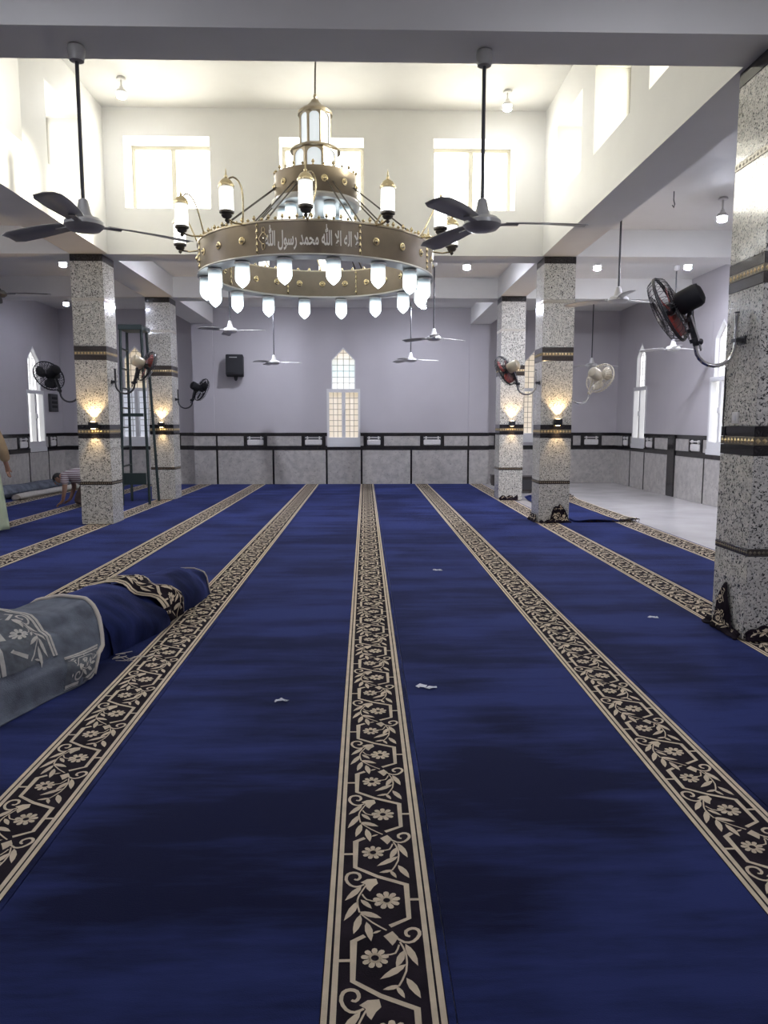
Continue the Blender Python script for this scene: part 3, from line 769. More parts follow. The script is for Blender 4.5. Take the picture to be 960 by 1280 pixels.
# a second turn of carpet lying over the middle of the roll, its patterned border crossing over
def turnS(p, q):
    t = .335 + .20 * p + .05 * math.sin(q * PI) * (1 - p); a = -.02 + q * 2.5
    swell = .02 + .02 * math.sin(p * PI) + .05 * max(0, 1 - abs(a - .25) / .5) * math.exp(-(p / .45) ** 2)
    return rollS(t, max(0, a), swell)
sheet(turnS, 26, 26).obj('turn', 'navy', rc, 70)
def bandS(u, v):        # u across the border, v round the roll from the floor on the right
    p = (u - BW0) / (BW1 - BW0); a = v / .31
    w = rollS(.262 + .075 * p + .045 * math.sin(min(a, PI) * .9) + .012 * math.sin(a * 7), max(0.05, a), .022 + .035 * math.sin(p * PI) + (.05 * math.exp(-((a - .35) / .3) ** 2)) * (.4 + .6 * math.sin(p * 9)))
    return w
sheet(lambda p, q: bandS(BW0 + (BW1 - BW0) * p, .86 * q), 18, 40).obj('border', 'ground', rc, 70)
def lifted(f, e):
    def g(u, v):
        p = f(u, v); a = f(u + .004, v) - p; b = f(u, v + .004) - p; n = a.cross(b)
        if n.length < 1e-9: return p
        n.normalize()
        if n.z < 0 or (abs(n.z) < .3 and n.x < 0): n = -n
        return p + n * e
    return g
border_pattern(.86, lifted(bandS, .004), v0=0, step=.04).obj('border_pattern', 'cream', rc, 0, kind='stuff')
# grey underside turned outwards over the near end, reaching the floor in folds
def flapS(p, q):
    """p: along the roll from its edge towards the camera, q: round from floor on the right over the top"""
    t = .515 + .48 * p + .10 * (1 - q) ** 2 * (1 - p) + .03 * q * (1 - p) - .03 * math.sin(q * PI) * (1 - p)
    a = q * 2.75
    out = .058 + .012 * math.sin(p * 14 + q * 5)
    c = rollS(min(t, 1), a, out)
    spread = max(0, 1 - a / .95)
    d = Vector((.11, -.05, 0)) * spread ** 1.4 * (.25 + .75 * math.sin(min(1, p * 1.8 + .12) * PI * .55))
    fold = .035 * math.sin(spread * 10 + p * 4) * spread + .03 * noise.noise(Vector((p * 5, q * 9, 7.0)))
    return Vector((c.x + d.x, c.y + d.y, max(.02, c.z * (1 - .25 * spread) + fold)))
bf = sheet(flapS, 46, 40).obj('backing_flap', 'backing', rc, 70)
md = bf.modifiers.new('thickness', 'SOLIDIFY'); md.thickness = .007; md.offset = -1
e = MB(); e.tube([flapS(0, q / 24) + Vector((0, .004, .004)) for q in range(25)], .014, 7); e.obj('edge_binding', 'binding', rc, 70)
def fb(u, v):       # printed border crossing the flap, seen from the back of the weave
    p = .24 + .24 * (u - BW0) / (BW1 - BW0); return flapS(p, max(0.0, min(1, (v + .02) / 1.0)))
sheet(lambda p, q: lifted(fb, .0045)(BW0 + (BW1 - BW0) * p, .19 + .62 * q), 10, 30).obj('border', 'backdark', rc, 70)
border_pattern(.62, lifted(fb, .008), v0=.19, step=.04).obj('border_pattern', 'backprint', rc, 0, kind='stuff')
def fb2(u, v):      # the same border where the flap trails on the floor
    q = .02 + .17 * (u - BW0) / (BW1 - BW0); return flapS(max(0.0, min(1, .01 + v / 2.1)), q)
sheet(lambda p, q: lifted(fb2, .0045)(BW0 + (BW1 - BW0) * p, .03 + .40 * q), 10, 24).obj('border', 'backdark', rc, 70)
border_pattern(.39, lifted(fb2, .008), v0=.04, step=.04).obj('border_pattern', 'backprint', rc, 0, kind='stuff')
th_ = MB()
for k in range(7):
    p = Vector((-1.62 + random.uniform(0, .05), 4.62 + random.uniform(-.06, .1), .02)); pts = [p]
    for i in range(6): p = p + Vector((.045 + random.uniform(-.01, .02), random.uniform(-.04, .05), 0)); pts.append(Vector((p.x, p.y, .016 + .02 * abs(math.sin(i * 1.3 + k)))))
    th_.tube(pts[:2 + k % 5], .0025, 4)
o = th_.obj('loose_threads', 'binding', rc, 60); o['kind'] = 'stuff'
# grey rolls heaped along the left wall
def wall_roll(label, x, y0, y1, r, m):
    t = thing('rolled_carpet', label, 'rolled carpet', (x, 0, 0))
    def S(p, q):
        y = y0 + (y1 - y0) * p; k = 1 + .18 * noise.noise(Vector((y * 1.3, q * 4, x)))
        a = q * 2 * PI; return Vector((r * 1.25 * k * math.cos(a) + .10 * math.sin(y * .8), y, max(.014, r * .92 + r * k * .9 * math.sin(a))))
    sheet(S, 30, 18).obj('roll', m, t, 70)
    for yy, s in ((y0, 1), (y1, -1)):      # spiral end
        e = MB(); pts = [Vector((r * 1.1 * (1 - i / 46) * math.cos(i * .5) + .10 * math.sin(yy * .8), yy + s * .002, r * .98 + (r * .82 - .02) * (1 - i / 46) * math.sin(i * .5))) for i in range(42)]
        e.tube(pts, .012, 5); e.obj('spiral_end', 'binding', t, 60)
wall_roll('dark grey carpet roll lying along the foot of the left wall', -7.08, 13.2, 17.6, .15, 'backing')
wall_roll('thinner pale-edged carpet roll on the floor in front of the left wall roll', -6.72, 14.6, 17.9, .075, 'backprint')
# scraps
def scrap(label, x, y, n, seed, L=.05):
    """one torn curl of paper or lint: a single crumpled ribbon"""
    rnd = random.Random(seed); a = rnd.uniform(-.5, .5); p = Vector((x - n * L * .3, y, .019)); vs = []
    for i in range(n * 2 + 2):
        a = rnd.uniform(-1.1, 1.1); w = L * rnd.uniform(.12, .32); q = Vector((-math.sin(a), math.cos(a), 0)) * w
        vs += [p + q + Vector((0, 0, rnd.uniform(0, .012))), p - q]
        p = p + Vector((math.cos(a) * L * .42, math.sin(a) * L * .42, 0)); p.z = .0185 + rnd.uniform(0, .006)
    fs = [(2 * i, 2 * i + 1, 2 * i + 3, 2 * i + 2) for i in range(n * 2 + 1)]
    o = MB().add(vs, fs).obj('paper_scrap', 'paper', None, 0); md = o.modifiers.new('thickness', 'SOLIDIFY'); md.thickness = .0015; md.offset = 0
    return tag(o, label, 'scrap')
scrap('white torn scrap on the navy carpet right of the middle border', .335, 4.056, 3, 1)
scrap('small grey lint scrap on the navy carpet left of the middle border', -.461, 3.85, 3, 2, .03)
scrap('tiny pale scrap on the carpet far right of the middle border', .72, 7.43, 3, 3, .04)
scrap('tiny pale scrap on the carpet near the nearest right pillar', 2.2, 5.55, 2, 4, .04)
# ------------------------------------------------------------------ chandelier
CH = Vector((-.51, 8.17, 0))
ch = thing('chandelier', 'large round brass chandelier with white script, lanterns and glowing glass lamps', 'chandelier', CH)
HUBZ = 3.30
RO, RI, RZ0, RZ1 = 1.225, 1.06, 3.02, 3.31
mb = MB(); mb.tube([(0, 0, 4.86), (.004, 0, 5.1), (.012, .0, 5.3), (.004, 0, 5.55), (0, 0, 5.87)], .009, 8); mb.lathe([(.05, 5.80), (.05, 5.86), (.03, 5.875)], 16)
mb.obj('cable', 'cup', ch)
mb = MB(); mb.lathe([(.0, 4.90), (.012, 4.885), (.02, 4.86), (.014, 4.84), (.035, 4.825), (.05, 4.80), (.085, 4.765), (.15, 4.725), (.178, 4.70), (.18, 4.67), (.16, 4.665)], 24)
mb.obj('crown_cap', 'brass', ch)
def arched_tier(name, r, z0, z1, n, parent):
    """n-sided lantern tier: brass frame with round-headed openings and frosted panels behind"""
    f = MB(); half = PI / n; wv = r * math.sin(half); ap = r * math.cos(half); h = z1 - z0; ow = wv * .76; sp = h * .93 - ow * .8
    glasses = []
    for k in range(n):
        a = 2 * PI * k / n + PI / 2 - PI
        mx = Matrix.Rotation(a + PI / 2, 4, 'Z')      # local -y is outward
        arc = [(ow * math.cos(q), z0 + sp + ow * .8 * math.sin(q)) for q in [PI * i / 10 for i in range(11)]]
        for s in (-1, 1):
            f.prism([(s * wv, z0), (s * ow, z0), (s * ow, z0 + sp), (s * wv, z0 + sp)], -ap, -ap + .012, 'xz', mx)
        for i in range(10):
            (xa, za), (xb, zb) = arc[i], arc[i + 1]
            f.prism([(xa, za), (xb, zb), (xb * wv / ow if abs(xb) > .2 * ow else xb, z1), (xa * wv / ow if abs(xa) > .2 * ow else xa, z1)], -ap, -ap + .012, 'xz', mx)
        for s in (-1, 1): f.prism([(s * wv, z0 + sp), (s * ow, z0 + sp), (s * wv, z1)], -ap, -ap + .012, 'xz', mx)
        f.prism([(-wv, z0), (wv, z0), (wv, z0 + .018), (-wv, z0 + .018)], -ap - .004, -ap + .012, 'xz', mx)
        g = MB(); g.box(-ow * 1.04, ow * 1.04, -ap + .014, -ap + .020, z0 + .01, z1 - .01, mx); glasses.append(g)
    o = f.obj(name, 'brass', parent, 20)
    for g in glasses: g.obj('glass_panel', 'tier_glass', o, 0)
    return o
arched_tier('upper_tier', .172, 4.35, 4.69, 8, ch)
arched_tier('middle_tier', .245, 4.05, 4.31, 8, ch)
MB().lathe([(.16, 4.36), (.19, 4.355), (.25, 4.33), (.265, 4.305), (.24, 4.30)], 24).obj('tier_rim', 'brass', ch)
MB().lathe([(.20, 4.062), (.42, 4.055), (.432, 4.05), (.432, 3.80), (.425, 3.79), (.41, 3.79)], 40).obj('drum', 'bandbrass', ch)
MB().lathe([(.38, 3.80), (.46, 3.795), (.468, 3.775), (.46, 3.745), (.44, 3.735), (.30, 3.735)], 40).obj('drum_flange', 'silver', ch)
def crest(r, z, n, a0, a1, h):
    """row of small spear-head finials round a rim"""
    c = MB()
    for i in range(n):
        a = a0 + (a1 - a0) * (i + .5) / n; p = Vector((r * math.cos(a), r * math.sin(a), z)); hh = h * (1.0 if i % 2 else .6)
        c.lathe([(.012, 0), (.006, hh * .25), (.017, hh * .5), (.012, hh * .72), (.0, hh)], 6, p)
    return c
crest(.425, 4.05, 26, 0, 2 * PI, .06).obj('crest', 'brightbrass', ch, kind='stuff')
def boss_mesh():
    return MB().lathe([(.036, 0), (.036, .006), (.027, .010), (.024, .006), (.020, .006), (.019, .014), (.010, .024), (0, .026)], 14).mesh('boss', 'brightbrass', 50)
BM = boss_mesh()
def radial(r, a, z, inward=False):
    d = Vector((math.cos(a), math.sin(a), 0)) * (-1 if inward else 1)
    mx = d.to_track_quat('Z', 'Y').to_matrix().to_4x4(); mx.translation = Vector((r * math.cos(a), r * math.sin(a), z)); return mx
for k in range(12):
    o = link('boss', BM, ch); o.matrix_local = radial(.432, 2 * PI * (k + .5) / 12, 3.925)
mb = MB()
for k in range(8):
    for da in (-.035, .035):
        a = PI / 4 * k + PI / 8
        mb.tube([(.44 * math.cos(a + da * 2), .44 * math.sin(a + da * 2), 3.90), (1.16 * math.cos(a + da), 1.16 * math.sin(a + da), 3.325)], .008, 6)
mb.obj('stay_rods', 'cup', ch)
# the great ring: eight panels, outer and inner skins, flanges
for k in range(8):
    ac = -PI / 2 + k * PI / 4; a0, a1 = ac - PI / 8 + .006, ac + PI / 8 - .006
    p = MB(); p.lathe([(RO - .012, RZ0), (RO, RZ0), (RO, RZ1), (RO - .012, RZ1), (RO - .012, RZ0)], 12, a0=a0, a1=a1)
    p.obj('ring_panel', 'bandbrass', ch, 30)
    p = MB(); p.lathe([(RI, RZ0), (RI + .012, RZ0), (RI + .012, RZ1), (RI, RZ1), (RI, RZ0)], 12, a0=a0, a1=a1)
    p.obj('inner_panel', 'bandbrass', ch, 30)
    crest(RO - .02, RZ1 + .01, 14, a0, a1, .065).obj('crest', 'brightbrass', ch, kind='stuff')
    c = MB(); aj = ac + PI / 8
    for rr_ in (RO, RI):
        c = MB(); prof = [(.001, RZ0 + .005)]
        for i in range(5): prof += [(.007, RZ0 + .012 + i * .056), (.017, RZ0 + .035 + i * .056), (.007, RZ0 + .058 + i * .056)]
        c.lathe(prof + [(.001, RZ1 - .002)], 10, (rr_ * math.cos(aj), rr_ * math.sin(aj), 0)); c.obj('joint_cover', 'brightbrass', ch)
    for j, da in enumerate((-.26, 0, .26)):
        if k != 0:
            if k in (1, 7) or j != 1 or True:
                o = link('boss', BM, ch); o.matrix_local = radial(RO, ac + da, (RZ0 + RZ1) / 2)
        o = link('boss', BM, ch); o.matrix_local = radial(RI, ac + da, (RZ0 + RZ1) / 2, True)
MB().lathe([(RI - .01, RZ0), (RI - .01, RZ0 - .015), (RO + .012, RZ0 - .015), (RO + .016, RZ0 - .006), (RO + .012, RZ0 + .004), (RI - .01, RZ0 + .002)], 96, caps=False).obj('lower_flange', 'silver', ch)
MB().lathe([(RI, RZ1), (RI, RZ1 + .012), (RO + .008, RZ1 + .012), (RO + .008, RZ1 - .004), (RI, RZ1 - .002), (RI, RZ1)], 96, caps=False).obj('upper_flange', 'brass', ch)
# sixteen hanging glass lamps below the ring
glass = MB().lathe([(.0, -.245), (.012, -.238), (.040, -.215), (.060, -.188), (.068, -.165), (.068, -.03), (.062, -.02), (.0, -.02)], 14).mesh('glass', 'lamp_glass', 50)
capm = MB().lathe([(.074, -.028), (.076, -.014), (.066, -.006), (.04, .0)], 14).mesh('lamp_cap', 'silver', 50)
for k in range(16):
    a = -PI / 2 + PI / 8 * (k + .5)
    o = link('hanging_lamp', capm, ch, loc=(1.145 * math.cos(a), 1.145 * math.sin(a), RZ0 - .014))
    link('glass', glass, o)
for k in range(10):
    a = 2 * PI * (k + .25) / 10
    o = link('hanging_lamp', capm, ch, loc=(.345 * math.cos(a), .345 * math.sin(a), 3.737)); o.scale = (.85, .85, .85)
    link('glass', glass, o)
# twelve lanterns on curved arms round the outside
lg = MB().lathe([(.0, 0), (.058, 0), (.062, .01), (.062, .205), (.056, .215), (0, .215)], 14).mesh('glass', 'lantern_glass', 50)
ld = MB().lathe([(.070, .205), (.073, .218), (.066, .235), (.048, .262), (.024, .280), (.012, .287), (.016, .30), (.008, .312), (.005, .345), (0, .375)], 14).mesh('dome', 'brightbrass', 50)
lc = MB().lathe([(.004, -.095), (.012, -.088), (.020, -.075), (.012, -.062), (.038, -.052), (.050, -.034), (.044, -.022), (.066, -.014), (.068, .004), (.06, .008)], 14).mesh('cup', 'cup', 50)
for k in range(12):
    a = -PI / 2 + 2 * PI * k / 12
    d = Vector((math.cos(a), math.sin(a), 0)); rl = 1.435; z0 = 3.375
    o = link('lantern', lc, ch, loc=d * rl + Vector((0, 0, z0)))
    link('glass', lg, o); link('dome', ld, o)
    q = Vector((-d.y, d.x, 0))
    arm = MB(); pts = []
    for i in range(13):
        t = i / 12
        r = -.22 + .36 * t - .14 * t * t - .02 * math.sin(PI * t); zz = -.06 + .36 * math.sin(min(1, t * 1.25) * PI / 2) - .05 * max(0, t - .8) * 5
        pts.append(d * r + q * (.085 * math.sin(PI * min(1, t * 1.1))) + Vector((0, 0, zz)))
    arm.tube(pts, .008, 6)
    arm.obj('arm', 'brightbrass', o, 60)
    mb = MB(); mb.tube([d * -.22 + Vector((0, 0, -.06)), d * -.10 + Vector((0, 0, -.075)), Vector((0, 0, -.06))], .009, 6); mb.obj('arm', 'brightbrass', o, 60)
# lettering on the front panel, right to left
GL = {'la': '\uFEFB', 'alef': '\uFE8D', 'lam': '\uFEDF', 'heh': '\uFEEA', 'allah': '\uFDF2', 'meem_i': '\uFEE3', 'hah_m': '\uFEA4', 'meem_m': '\uFEE4', 'dal_f': '\uFEAA',
      'reh': '\uFEAD', 'seen_i': '\uFEB3', 'waw_f': '\uFEEE', 'lam_iso': '\uFEDD'}
words = [['la'], ['alef', 'lam', 'heh'], ['alef', 'la'], ['allah'], ['meem_i', 'hah_m', 'meem_m', 'dal_f'], ['reh', 'seen_i', 'waw_f', 'lam_iso'], ['allah']]
visual = ' '.join(''.join(GL[g] for g in reversed(w)) for w in reversed(words))
tc_ = bpy.data.curves.new('script_text', 'FONT'); tc_.body = visual; tc_.extrude = .012; tc_.offset = .018; tc_.resolution_u = 3
to = bpy.data.objects.new('script_text', tc_); COL.objects.link(to)
bpy.context.view_layer.update()
tm = bpy.data.meshes.new_from_object(to.evaluated_get(bpy.context.evaluated_depsgraph_get()))
bpy.data.objects.remove(to)
xs = [v.co.x for v in tm.vertices]; ys = [v.co.y for v in tm.vertices]
x0, x1, y0, y1 = min(xs), max(xs), min(ys), max(ys)
LW, LH = .86, .225
for v in tm.vertices:
    u = ((v.co.x - x0) / (x1 - x0) - .5) * LW + .035; a = -PI / 2 + u / RO; r = RO + .0005 + (v.co.z + .012) * .15
    v.co = (r * math.cos(a), r * math.sin(a), RZ0 + .035 + (v.co.y - y0) / (y1 - y0) * LH)
tm.materials.clear(); tm.materials.append(M['script'])
link('lettering', tm, ch)
mb = MB(); ao = -PI / 2 - .415 / RO         # leafy ornament left of the words
for s in (-1, 1):
    pts = []
    for i in range(17):
        t = i / 16; zz = (t - .5) * .20; w = .028 * math.sin(PI * t) * (1 + .5 * math.cos(4 * PI * t))
        a = ao + s * (w + .003) / RO; pts.append(((RO + .004) * math.cos(a), (RO + .004) * math.sin(a), (RZ0 + RZ1) / 2 + zz))
    mb.tube(pts, .0045, 5)
for zz in (-.05, 0, .05): mb.ball(((RO + .004) * math.cos(ao), (RO + .004) * math.sin(ao), (RZ0 + RZ1) / 2 + zz), .011, nu=8, nv=6)
mb.obj('ornament', 'brightbrass', ch)
# hang a touch low at the front
for o in list(ch.children): pass
ch.location = CH
# ------------------------------------------------------------------ ceiling fans
def ceiling_fan(label, x, y, ztop, zhub, ang, m='fan_grey', rodm='greym', L=.62, bm=None):
    t = thing('ceiling_fan', label, 'ceiling fan', (x, y, 0), 0, 'ceiling fans')
    bm = bm or m
    MB().lathe([(.012, ztop - .10), (.045, ztop - .095), (.055, ztop - .03), (.05, ztop - .004), (.03, ztop - .001)], 16).obj('mount', m, t)
    MB().tube([(0, 0, ztop - .05), (0, 0, zhub + .07)], .013, 8).obj('rod', rodm, t)
    MB().lathe([(.016, zhub + .16), (.030, zhub + .15), (.048, zhub + .07), (.062, zhub + .045), (.03, zhub + .043)], 18).obj('canopy', m, t)
    MB().lathe([(.03, zhub + .045), (.10, zhub + .035), (.125, zhub + .012), (.128, zhub - .012), (.10, zhub - .04), (.05, zhub - .05), (0, zhub - .052)], 28).obj('motor', m, t)
    for k in range(3):
        a = ang + k * 2 * PI / 3; mx = Matrix.Translation((0, 0, zhub)) @ Matrix.Rotation(a, 4, 'Z')
        ns = 8; vs = []
        for i in range(ns + 1):
            u = .16 + (L - .16) * i / ns; w = .052 + .028 * math.sin(min(1, i / ns * 1.3) * PI * .55); tw = R(13) * (1 - .3 * i / ns); zz = -.018 * (i / ns) ** 2
            if i == ns: w *= .72
            vs += [(u, -w * math.cos(tw), zz - w * math.sin(tw)), (u, 0, zz + .006), (u, w * math.cos(tw), zz + w * math.sin(tw))]
        fs = [(i * 3 + j, i * 3 + j + 1, i * 3 + j + 4, i * 3 + j + 3) for i in range(ns) for j in range(2)]
        mb = MB().add(vs, fs, mx)
        o = mb.obj('blade', bm, t, 60); md = o.modifiers.new('thickness', 'SOLIDIFY'); md.thickness = .005; md.offset = 0
        ir = MB(); ir.box(.09, .24, -.022, .022, -.012, -.004, mx); ir.obj('blade_iron', m, o, 0)
    return t
ceiling_fan('large dark grey ceiling fan hanging left of the chandelier from the near beam', -1.84, 5.12, ZB, 2.80, R(33), 'fan_grey', L=.72)
ceiling_fan('large dark grey ceiling fan hanging right of the chandelier from the near beam', .78, 5.12, ZB, 2.82, R(-3), 'fan_grey', L=.69)
ceiling_fan('white ceiling fan on a long rod just left of the big red-bladed wall fan', 3.21, 9.6, ZC, 3.06, R(142), 'fan_white', L=.72)
ceiling_fan('white ceiling fan partly behind and below the red-bladed wall fan, right aisle', 5.52, 13.45, ZC, 2.84, R(15), 'fan_white')
ceiling_fan('white ceiling fan farthest back in the right aisle, above the cream wall fan', 5.07, 16.8, ZC, 2.80, R(8), 'fan_white')
ceiling_fan('white ceiling fan left of the black loudspeaker, below the chandelier', -2.33, 13.2, ZC, 3.10, R(-12), 'fan_white', bm='fan_grey')
ceiling_fan('small far ceiling fan on a thin dark rod right of the loudspeaker', -2.02, 16.85, ZC, 2.85, R(-5), 'fan_white', bm='fan_grey')
ceiling_fan('small far ceiling fan on a thin dark rod right of the pointed back window', 1.02, 16.85, ZC, 2.91, R(3), 'fan_white', bm='fan_grey')
ceiling_fan('white ceiling fan above the right side of the back wall, blades spread to the right', 1.20, 13.2, ZC, 2.98, R(25), 'fan_white', bm='fan_grey')
ceiling_fan('dark ceiling fan at the left edge of the left aisle', -4.62, 9.7, ZC, 3.12, R(-4), 'greym', L=.68)
# ------------------------------------------------------------------ bare bulbs
def bulb(label, x, y, ztop, drop=.16, m='bulb'):
    t = thing('ceiling_bulb', label, 'ceiling bulb', (x, y, 0), 0, 'bare lamp bulbs under the ceilings')
    MB().lathe([(.055, ztop - .03), (.06, ztop - .012), (.05, ztop - .001), (.02, ztop)], 16).obj('ceiling_rose', 'fan_white', t)
    MB().lathe([(.012, ztop - .03), (.012, ztop - drop + .10), (.024, ztop - drop + .09), (.026, ztop - drop + .05)], 12).obj('lamp_holder', 'fan_white', t)
    z = ztop - drop
    MB().lathe([(.026, z + .065), (.05, z + .052), (.070, z + .018), (.070, z + .010), (.02, z + .012)], 16).obj('collar', 'fan_white', t)
    MB().lathe([(.050, z + .012), (.056, z - .002), (.056, z - .040), (.02, z - .041)], 14).obj('lamp', 'bulb_side', t)
    MB().lathe([(.056, z - .040), (.046, z - .048), (.026, z - .054), (0, z - .056)], 14, caps=False).obj('diffuser', m, t)
bulb('white bulb glowing under the right aisle ceiling beside the nearest right pillar', 4.44, 9.5, ZC, .24)
bulb('white bulb under the aisle ceiling just right of the right sconce pillar', 3.80, 12.45, ZC, .24)
bulb('white bulb above the red-bladed wall fan, under the right aisle ceiling', 5.25, 12.35, ZC, .24)
bulb('white bulb just right of the chandelier, under the back bay ceiling', 1.66, 12.45, ZC, .24)
bulb('upper white bulb at the left edge of the large left pillar', -4.82, 12.4, ZC, .24, 'bulb_soft')
bulb('lower, smaller white bulb at the left edge of the large left pillar', -6.35, 16.4, ZC, .24, 'bulb_soft')
bulb('warm bulb on the high ceiling above the right clerestory window', 1.90, 10.4, ZT, .20, 'bulb_warm')
bulb('warm bulb on the high ceiling above the left clerestory window', -3.10, 10.15, ZT, .20, 'bulb_warm')
bulb('bulb under the left aisle ceiling abreast of the chandelier, out of the picture', -5.9, 8.4, ZC, .24)
bulb('small far white bulb low behind the right end of the chandelier', 1.28, 16.6, ZC, .24)
bulb('added far bulb to brighten the back wall, mostly hidden by the left chandelier lamps', -2.14, 16.6, ZC, .24)  # added lamp, hung out of sight to brighten the back wall
bulb('added bulb to brighten the back bay, just behind the left cluster of chandelier lamps', -2.62, 12.45, ZC, .24)  # another unseen bulb, put in for more light on the back wall
bulb('bulb over the camera on the left, behind the near beam', -2.0, 3.5, ZC, .24, 'bulb_mid')
bulb('bulb over the camera on the right, behind the near beam', 1.7, 3.5, ZC, .24, 'bulb_mid')
bulb('bulb in the right aisle abreast of the camera', 4.7, 1.4, ZC, .24)
bulb('bulb in the left aisle abreast of the camera', -5.9, 1.4, ZC, .24)
hk = MB(); hk.tube([(3.73, 9.27, ZC), (3.73, 9.27, ZC - .10), (3.745, 9.27, ZC - .15), (3.735, 9.27, ZC - .19), (3.715, 9.27, ZC - .16)], .006, 6)
tag(hk.obj('ceiling_hook', 'greym'), 'bare hook wire hanging from the right aisle ceiling', 'hook')
# ------------------------------------------------------------------ sconces
def sconce(label, x, y, z):
    t = thing('wall_sconce', label, 'wall sconce', (x, y, z), 0, 'up-and-down sconces on the pillars')
    b = MB(); b.bbox(-.055, .055, -.10, -.012, -.045, .045, .006); b.obj('housing', 'blackp', t)
    b = MB(); b.box(-.04, .04, -.014, 0, -.03, .03); b.obj('back_plate', 'blackp', t, 0)
    b = MB(); b.lathe([(0, .046), (.030, .046), (.032, .052), (0, .053)], 12, (0, -.056, 0)); b.obj('up_lens', 'sconce_glow', t)
    b = MB(); b.lathe([(0, -.046), (.030, -.046), (.032, -.052), (0, -.053)], 12, (0, -.056, 0)); b.obj('down_lens', 'sconce_glow', t)
    for s, e, ang in ((1, 11.0, 95), (-1, 4.0, 70)):
        l = bpy.data.lights.new('sconce_light', 'SPOT'); l.energy = e; l.color = (1.0, .70, .36); l.spot_size = R(ang); l.spot_blend = .6; l.shadow_soft_size = .02
        o = bpy.data.objects.new('sconce_light', l); COL.objects.link(o); o.parent = t
        o.location = (0, -.056, s * .06); o.rotation_euler = (R(180) if s > 0 else 0, 0, 0)
sconce('lit sconce on the large left pillar', -3.955, Y1a - .004, 1.475)
sconce('lit sconce on the far left pillar beside the ladder', -3.955, Y2a - .004, 1.475)
sconce('lit sconce on the small far right pillar', 2.83, Y2a - .284, 1.50)
sconce('lit sconce on the right pillar with ragged carpet at its foot', 2.845, Y1a - .004, 1.52)
# ------------------------------------------------------------------ wall fans on J-shaped brackets
def wall_fan(label, fx, fy, z, s, tube, body, motor, blades, dz=0.0, R0=.235, yaw=.58):
    """fx: pillar face, s: -1 out to the left, +1 out to the right, z: lowest point of the bracket"""
    t = thing('wall_fan', label, 'wall fan', (fx, fy, 0), 0, 'wall fans on the pillars')
    P = lambda d, zz, y=0: (s * d, y, z + zz)
    pts = [P(.05, .36), P(.05, .15)] + [P(.19 - .14 * math.cos(q), .14 - .14 * math.sin(q)) for q in [PI * i / 10 * .86 for i in range(1, 11)]]
    last = pts[-1]; pts += [P(.345, .20)]
    MB().tube(pts, .014, 10).obj('bracket_tube', tube, t, 60)
    b = MB(); b.box(*sorted((s * .0, s * .065)), -.035, .035, z + .16, z + .185); b.box(*sorted((s * .0, s * .012)), -.05, .05, z + .145, z + .20)
    b.lathe([(.0, z + .355), (.017, z + .355), (.017, z + .365), (0, z + .366)], 10, (s * .05, 0, 0)); b.obj('clamp', body, t, 0)
    a = MB(); a.tube([P(.325, .135), P(.35, .24), P(.375, .33), P(.37, .38)], [.020, .024, .026, .02], 8)
    for q in (.16, .23, .30): a.tube([P(.335 + (q - .16) * .3, q), P(.345 + (q - .16) * .3, q + .025)], .032, 8)
    a.ball(P(.31, .16, -.03), .022, nu=8, nv=6)
    a.obj('arm', body, t, 60)
    a = MB(); a.tube([P(.30, .10, -.03), P(.335, .20, -.04), P(.385, .335, -.035)], .008, 6); a.tube([P(.36, .18, .03), P(.385, .26, .045), P(.40, .36, .03)], .006, 6); a.obj('tension_rods', tube, t, 60)
    nrm = Vector((s * .80, yaw, -.46)).normalized()
    ctr = Vector(P(.50, .385 + dz, .05)); mx = nrm.to_track_quat('Z', 'Y').to_matrix().to_4x4(); mx.translation = ctr
    mb = MB(); mb.lathe([(0, -.235), (.045, -.232), (.072, -.215), (.08, -.19), (.08, -.07), (.07, -.055), (.02, -.05)], 18, mx=mx); mb.tube([mx @ Vector((0, .05, -.2)), mx @ Vector((0, .075, -.21))], .012, 6)
    mb.obj('motor', motor, t)
    hub = MB(); hub.lathe([(0, .05), (.03, .045), (.045, .02), (.045, -.02), (.01, -.05)], 14, mx=mx); hub.obj('hub', body, t)
    for k in range(3):
        an = 2 * PI * k / 3 + .5; vs = []; n = 6
        for i in range(n + 1):
            r = .035 + (R0 - .065) * i / n; w = .34 + .46 * math.sin(PI * min(1, .15 + .75 * i / n)); tw = .02
            vs += [(r * math.cos(an - w), r * math.sin(an - w), -tw), (r * math.cos(an), r * math.sin(an), .004), (r * math.cos(an + w), r * math.sin(an + w), tw)]
        fs = [(i * 3 + j, i * 3 + j + 1, i * 3 + j + 4, i * 3 + j + 3) for i in range(n) for j in range(2)]
        o = MB().add(vs, fs, mx).obj('blade', blades, t, 60); md = o.modifiers.new('thickness', 'SOLIDIFY'); md.thickness = .003
    for nm, sg, dep in (('front_cage', 1, .075), ('rear_cage', -1, .06)):
        c = MB(); nw = 30
        for k in range(nw):
            an = 2 * PI * k / nw
            c.tube([mx @ Vector((r * math.cos(an), r * math.sin(an), sg * h)) for r, h in ((.045, dep), (R0 * .6, dep), (R0 * .9, dep * .75), (R0, .008))], .0019 if fy < 8 else .003, 4, caps=False)
        for r, h, rr in ((R0, .006, .006), (R0 * .6, dep, .0025), (.045, dep, .004)):
            c.tube([mx @ Vector((r * math.cos(q), r * math.sin(q), sg * h)) for q in [2 * PI * i / 32 for i in range(32)]], rr, 5, closed=True)
        c.obj(nm, body, t, 60)
    return t
wall_fan('big wall fan with dark red blades on a chrome bracket, nearest right pillar', PR0, 5.16, 1.895, -1, 'chrome', 'greym', 'blackp', 'redblade')
wall_fan('wall fan with red-brown blades and pale motor on the right pillar with the sconce', PR0, 11.2, 1.93, -1, 'chrome', 'greym', 'creamp', 'redblade', dz=-.03)
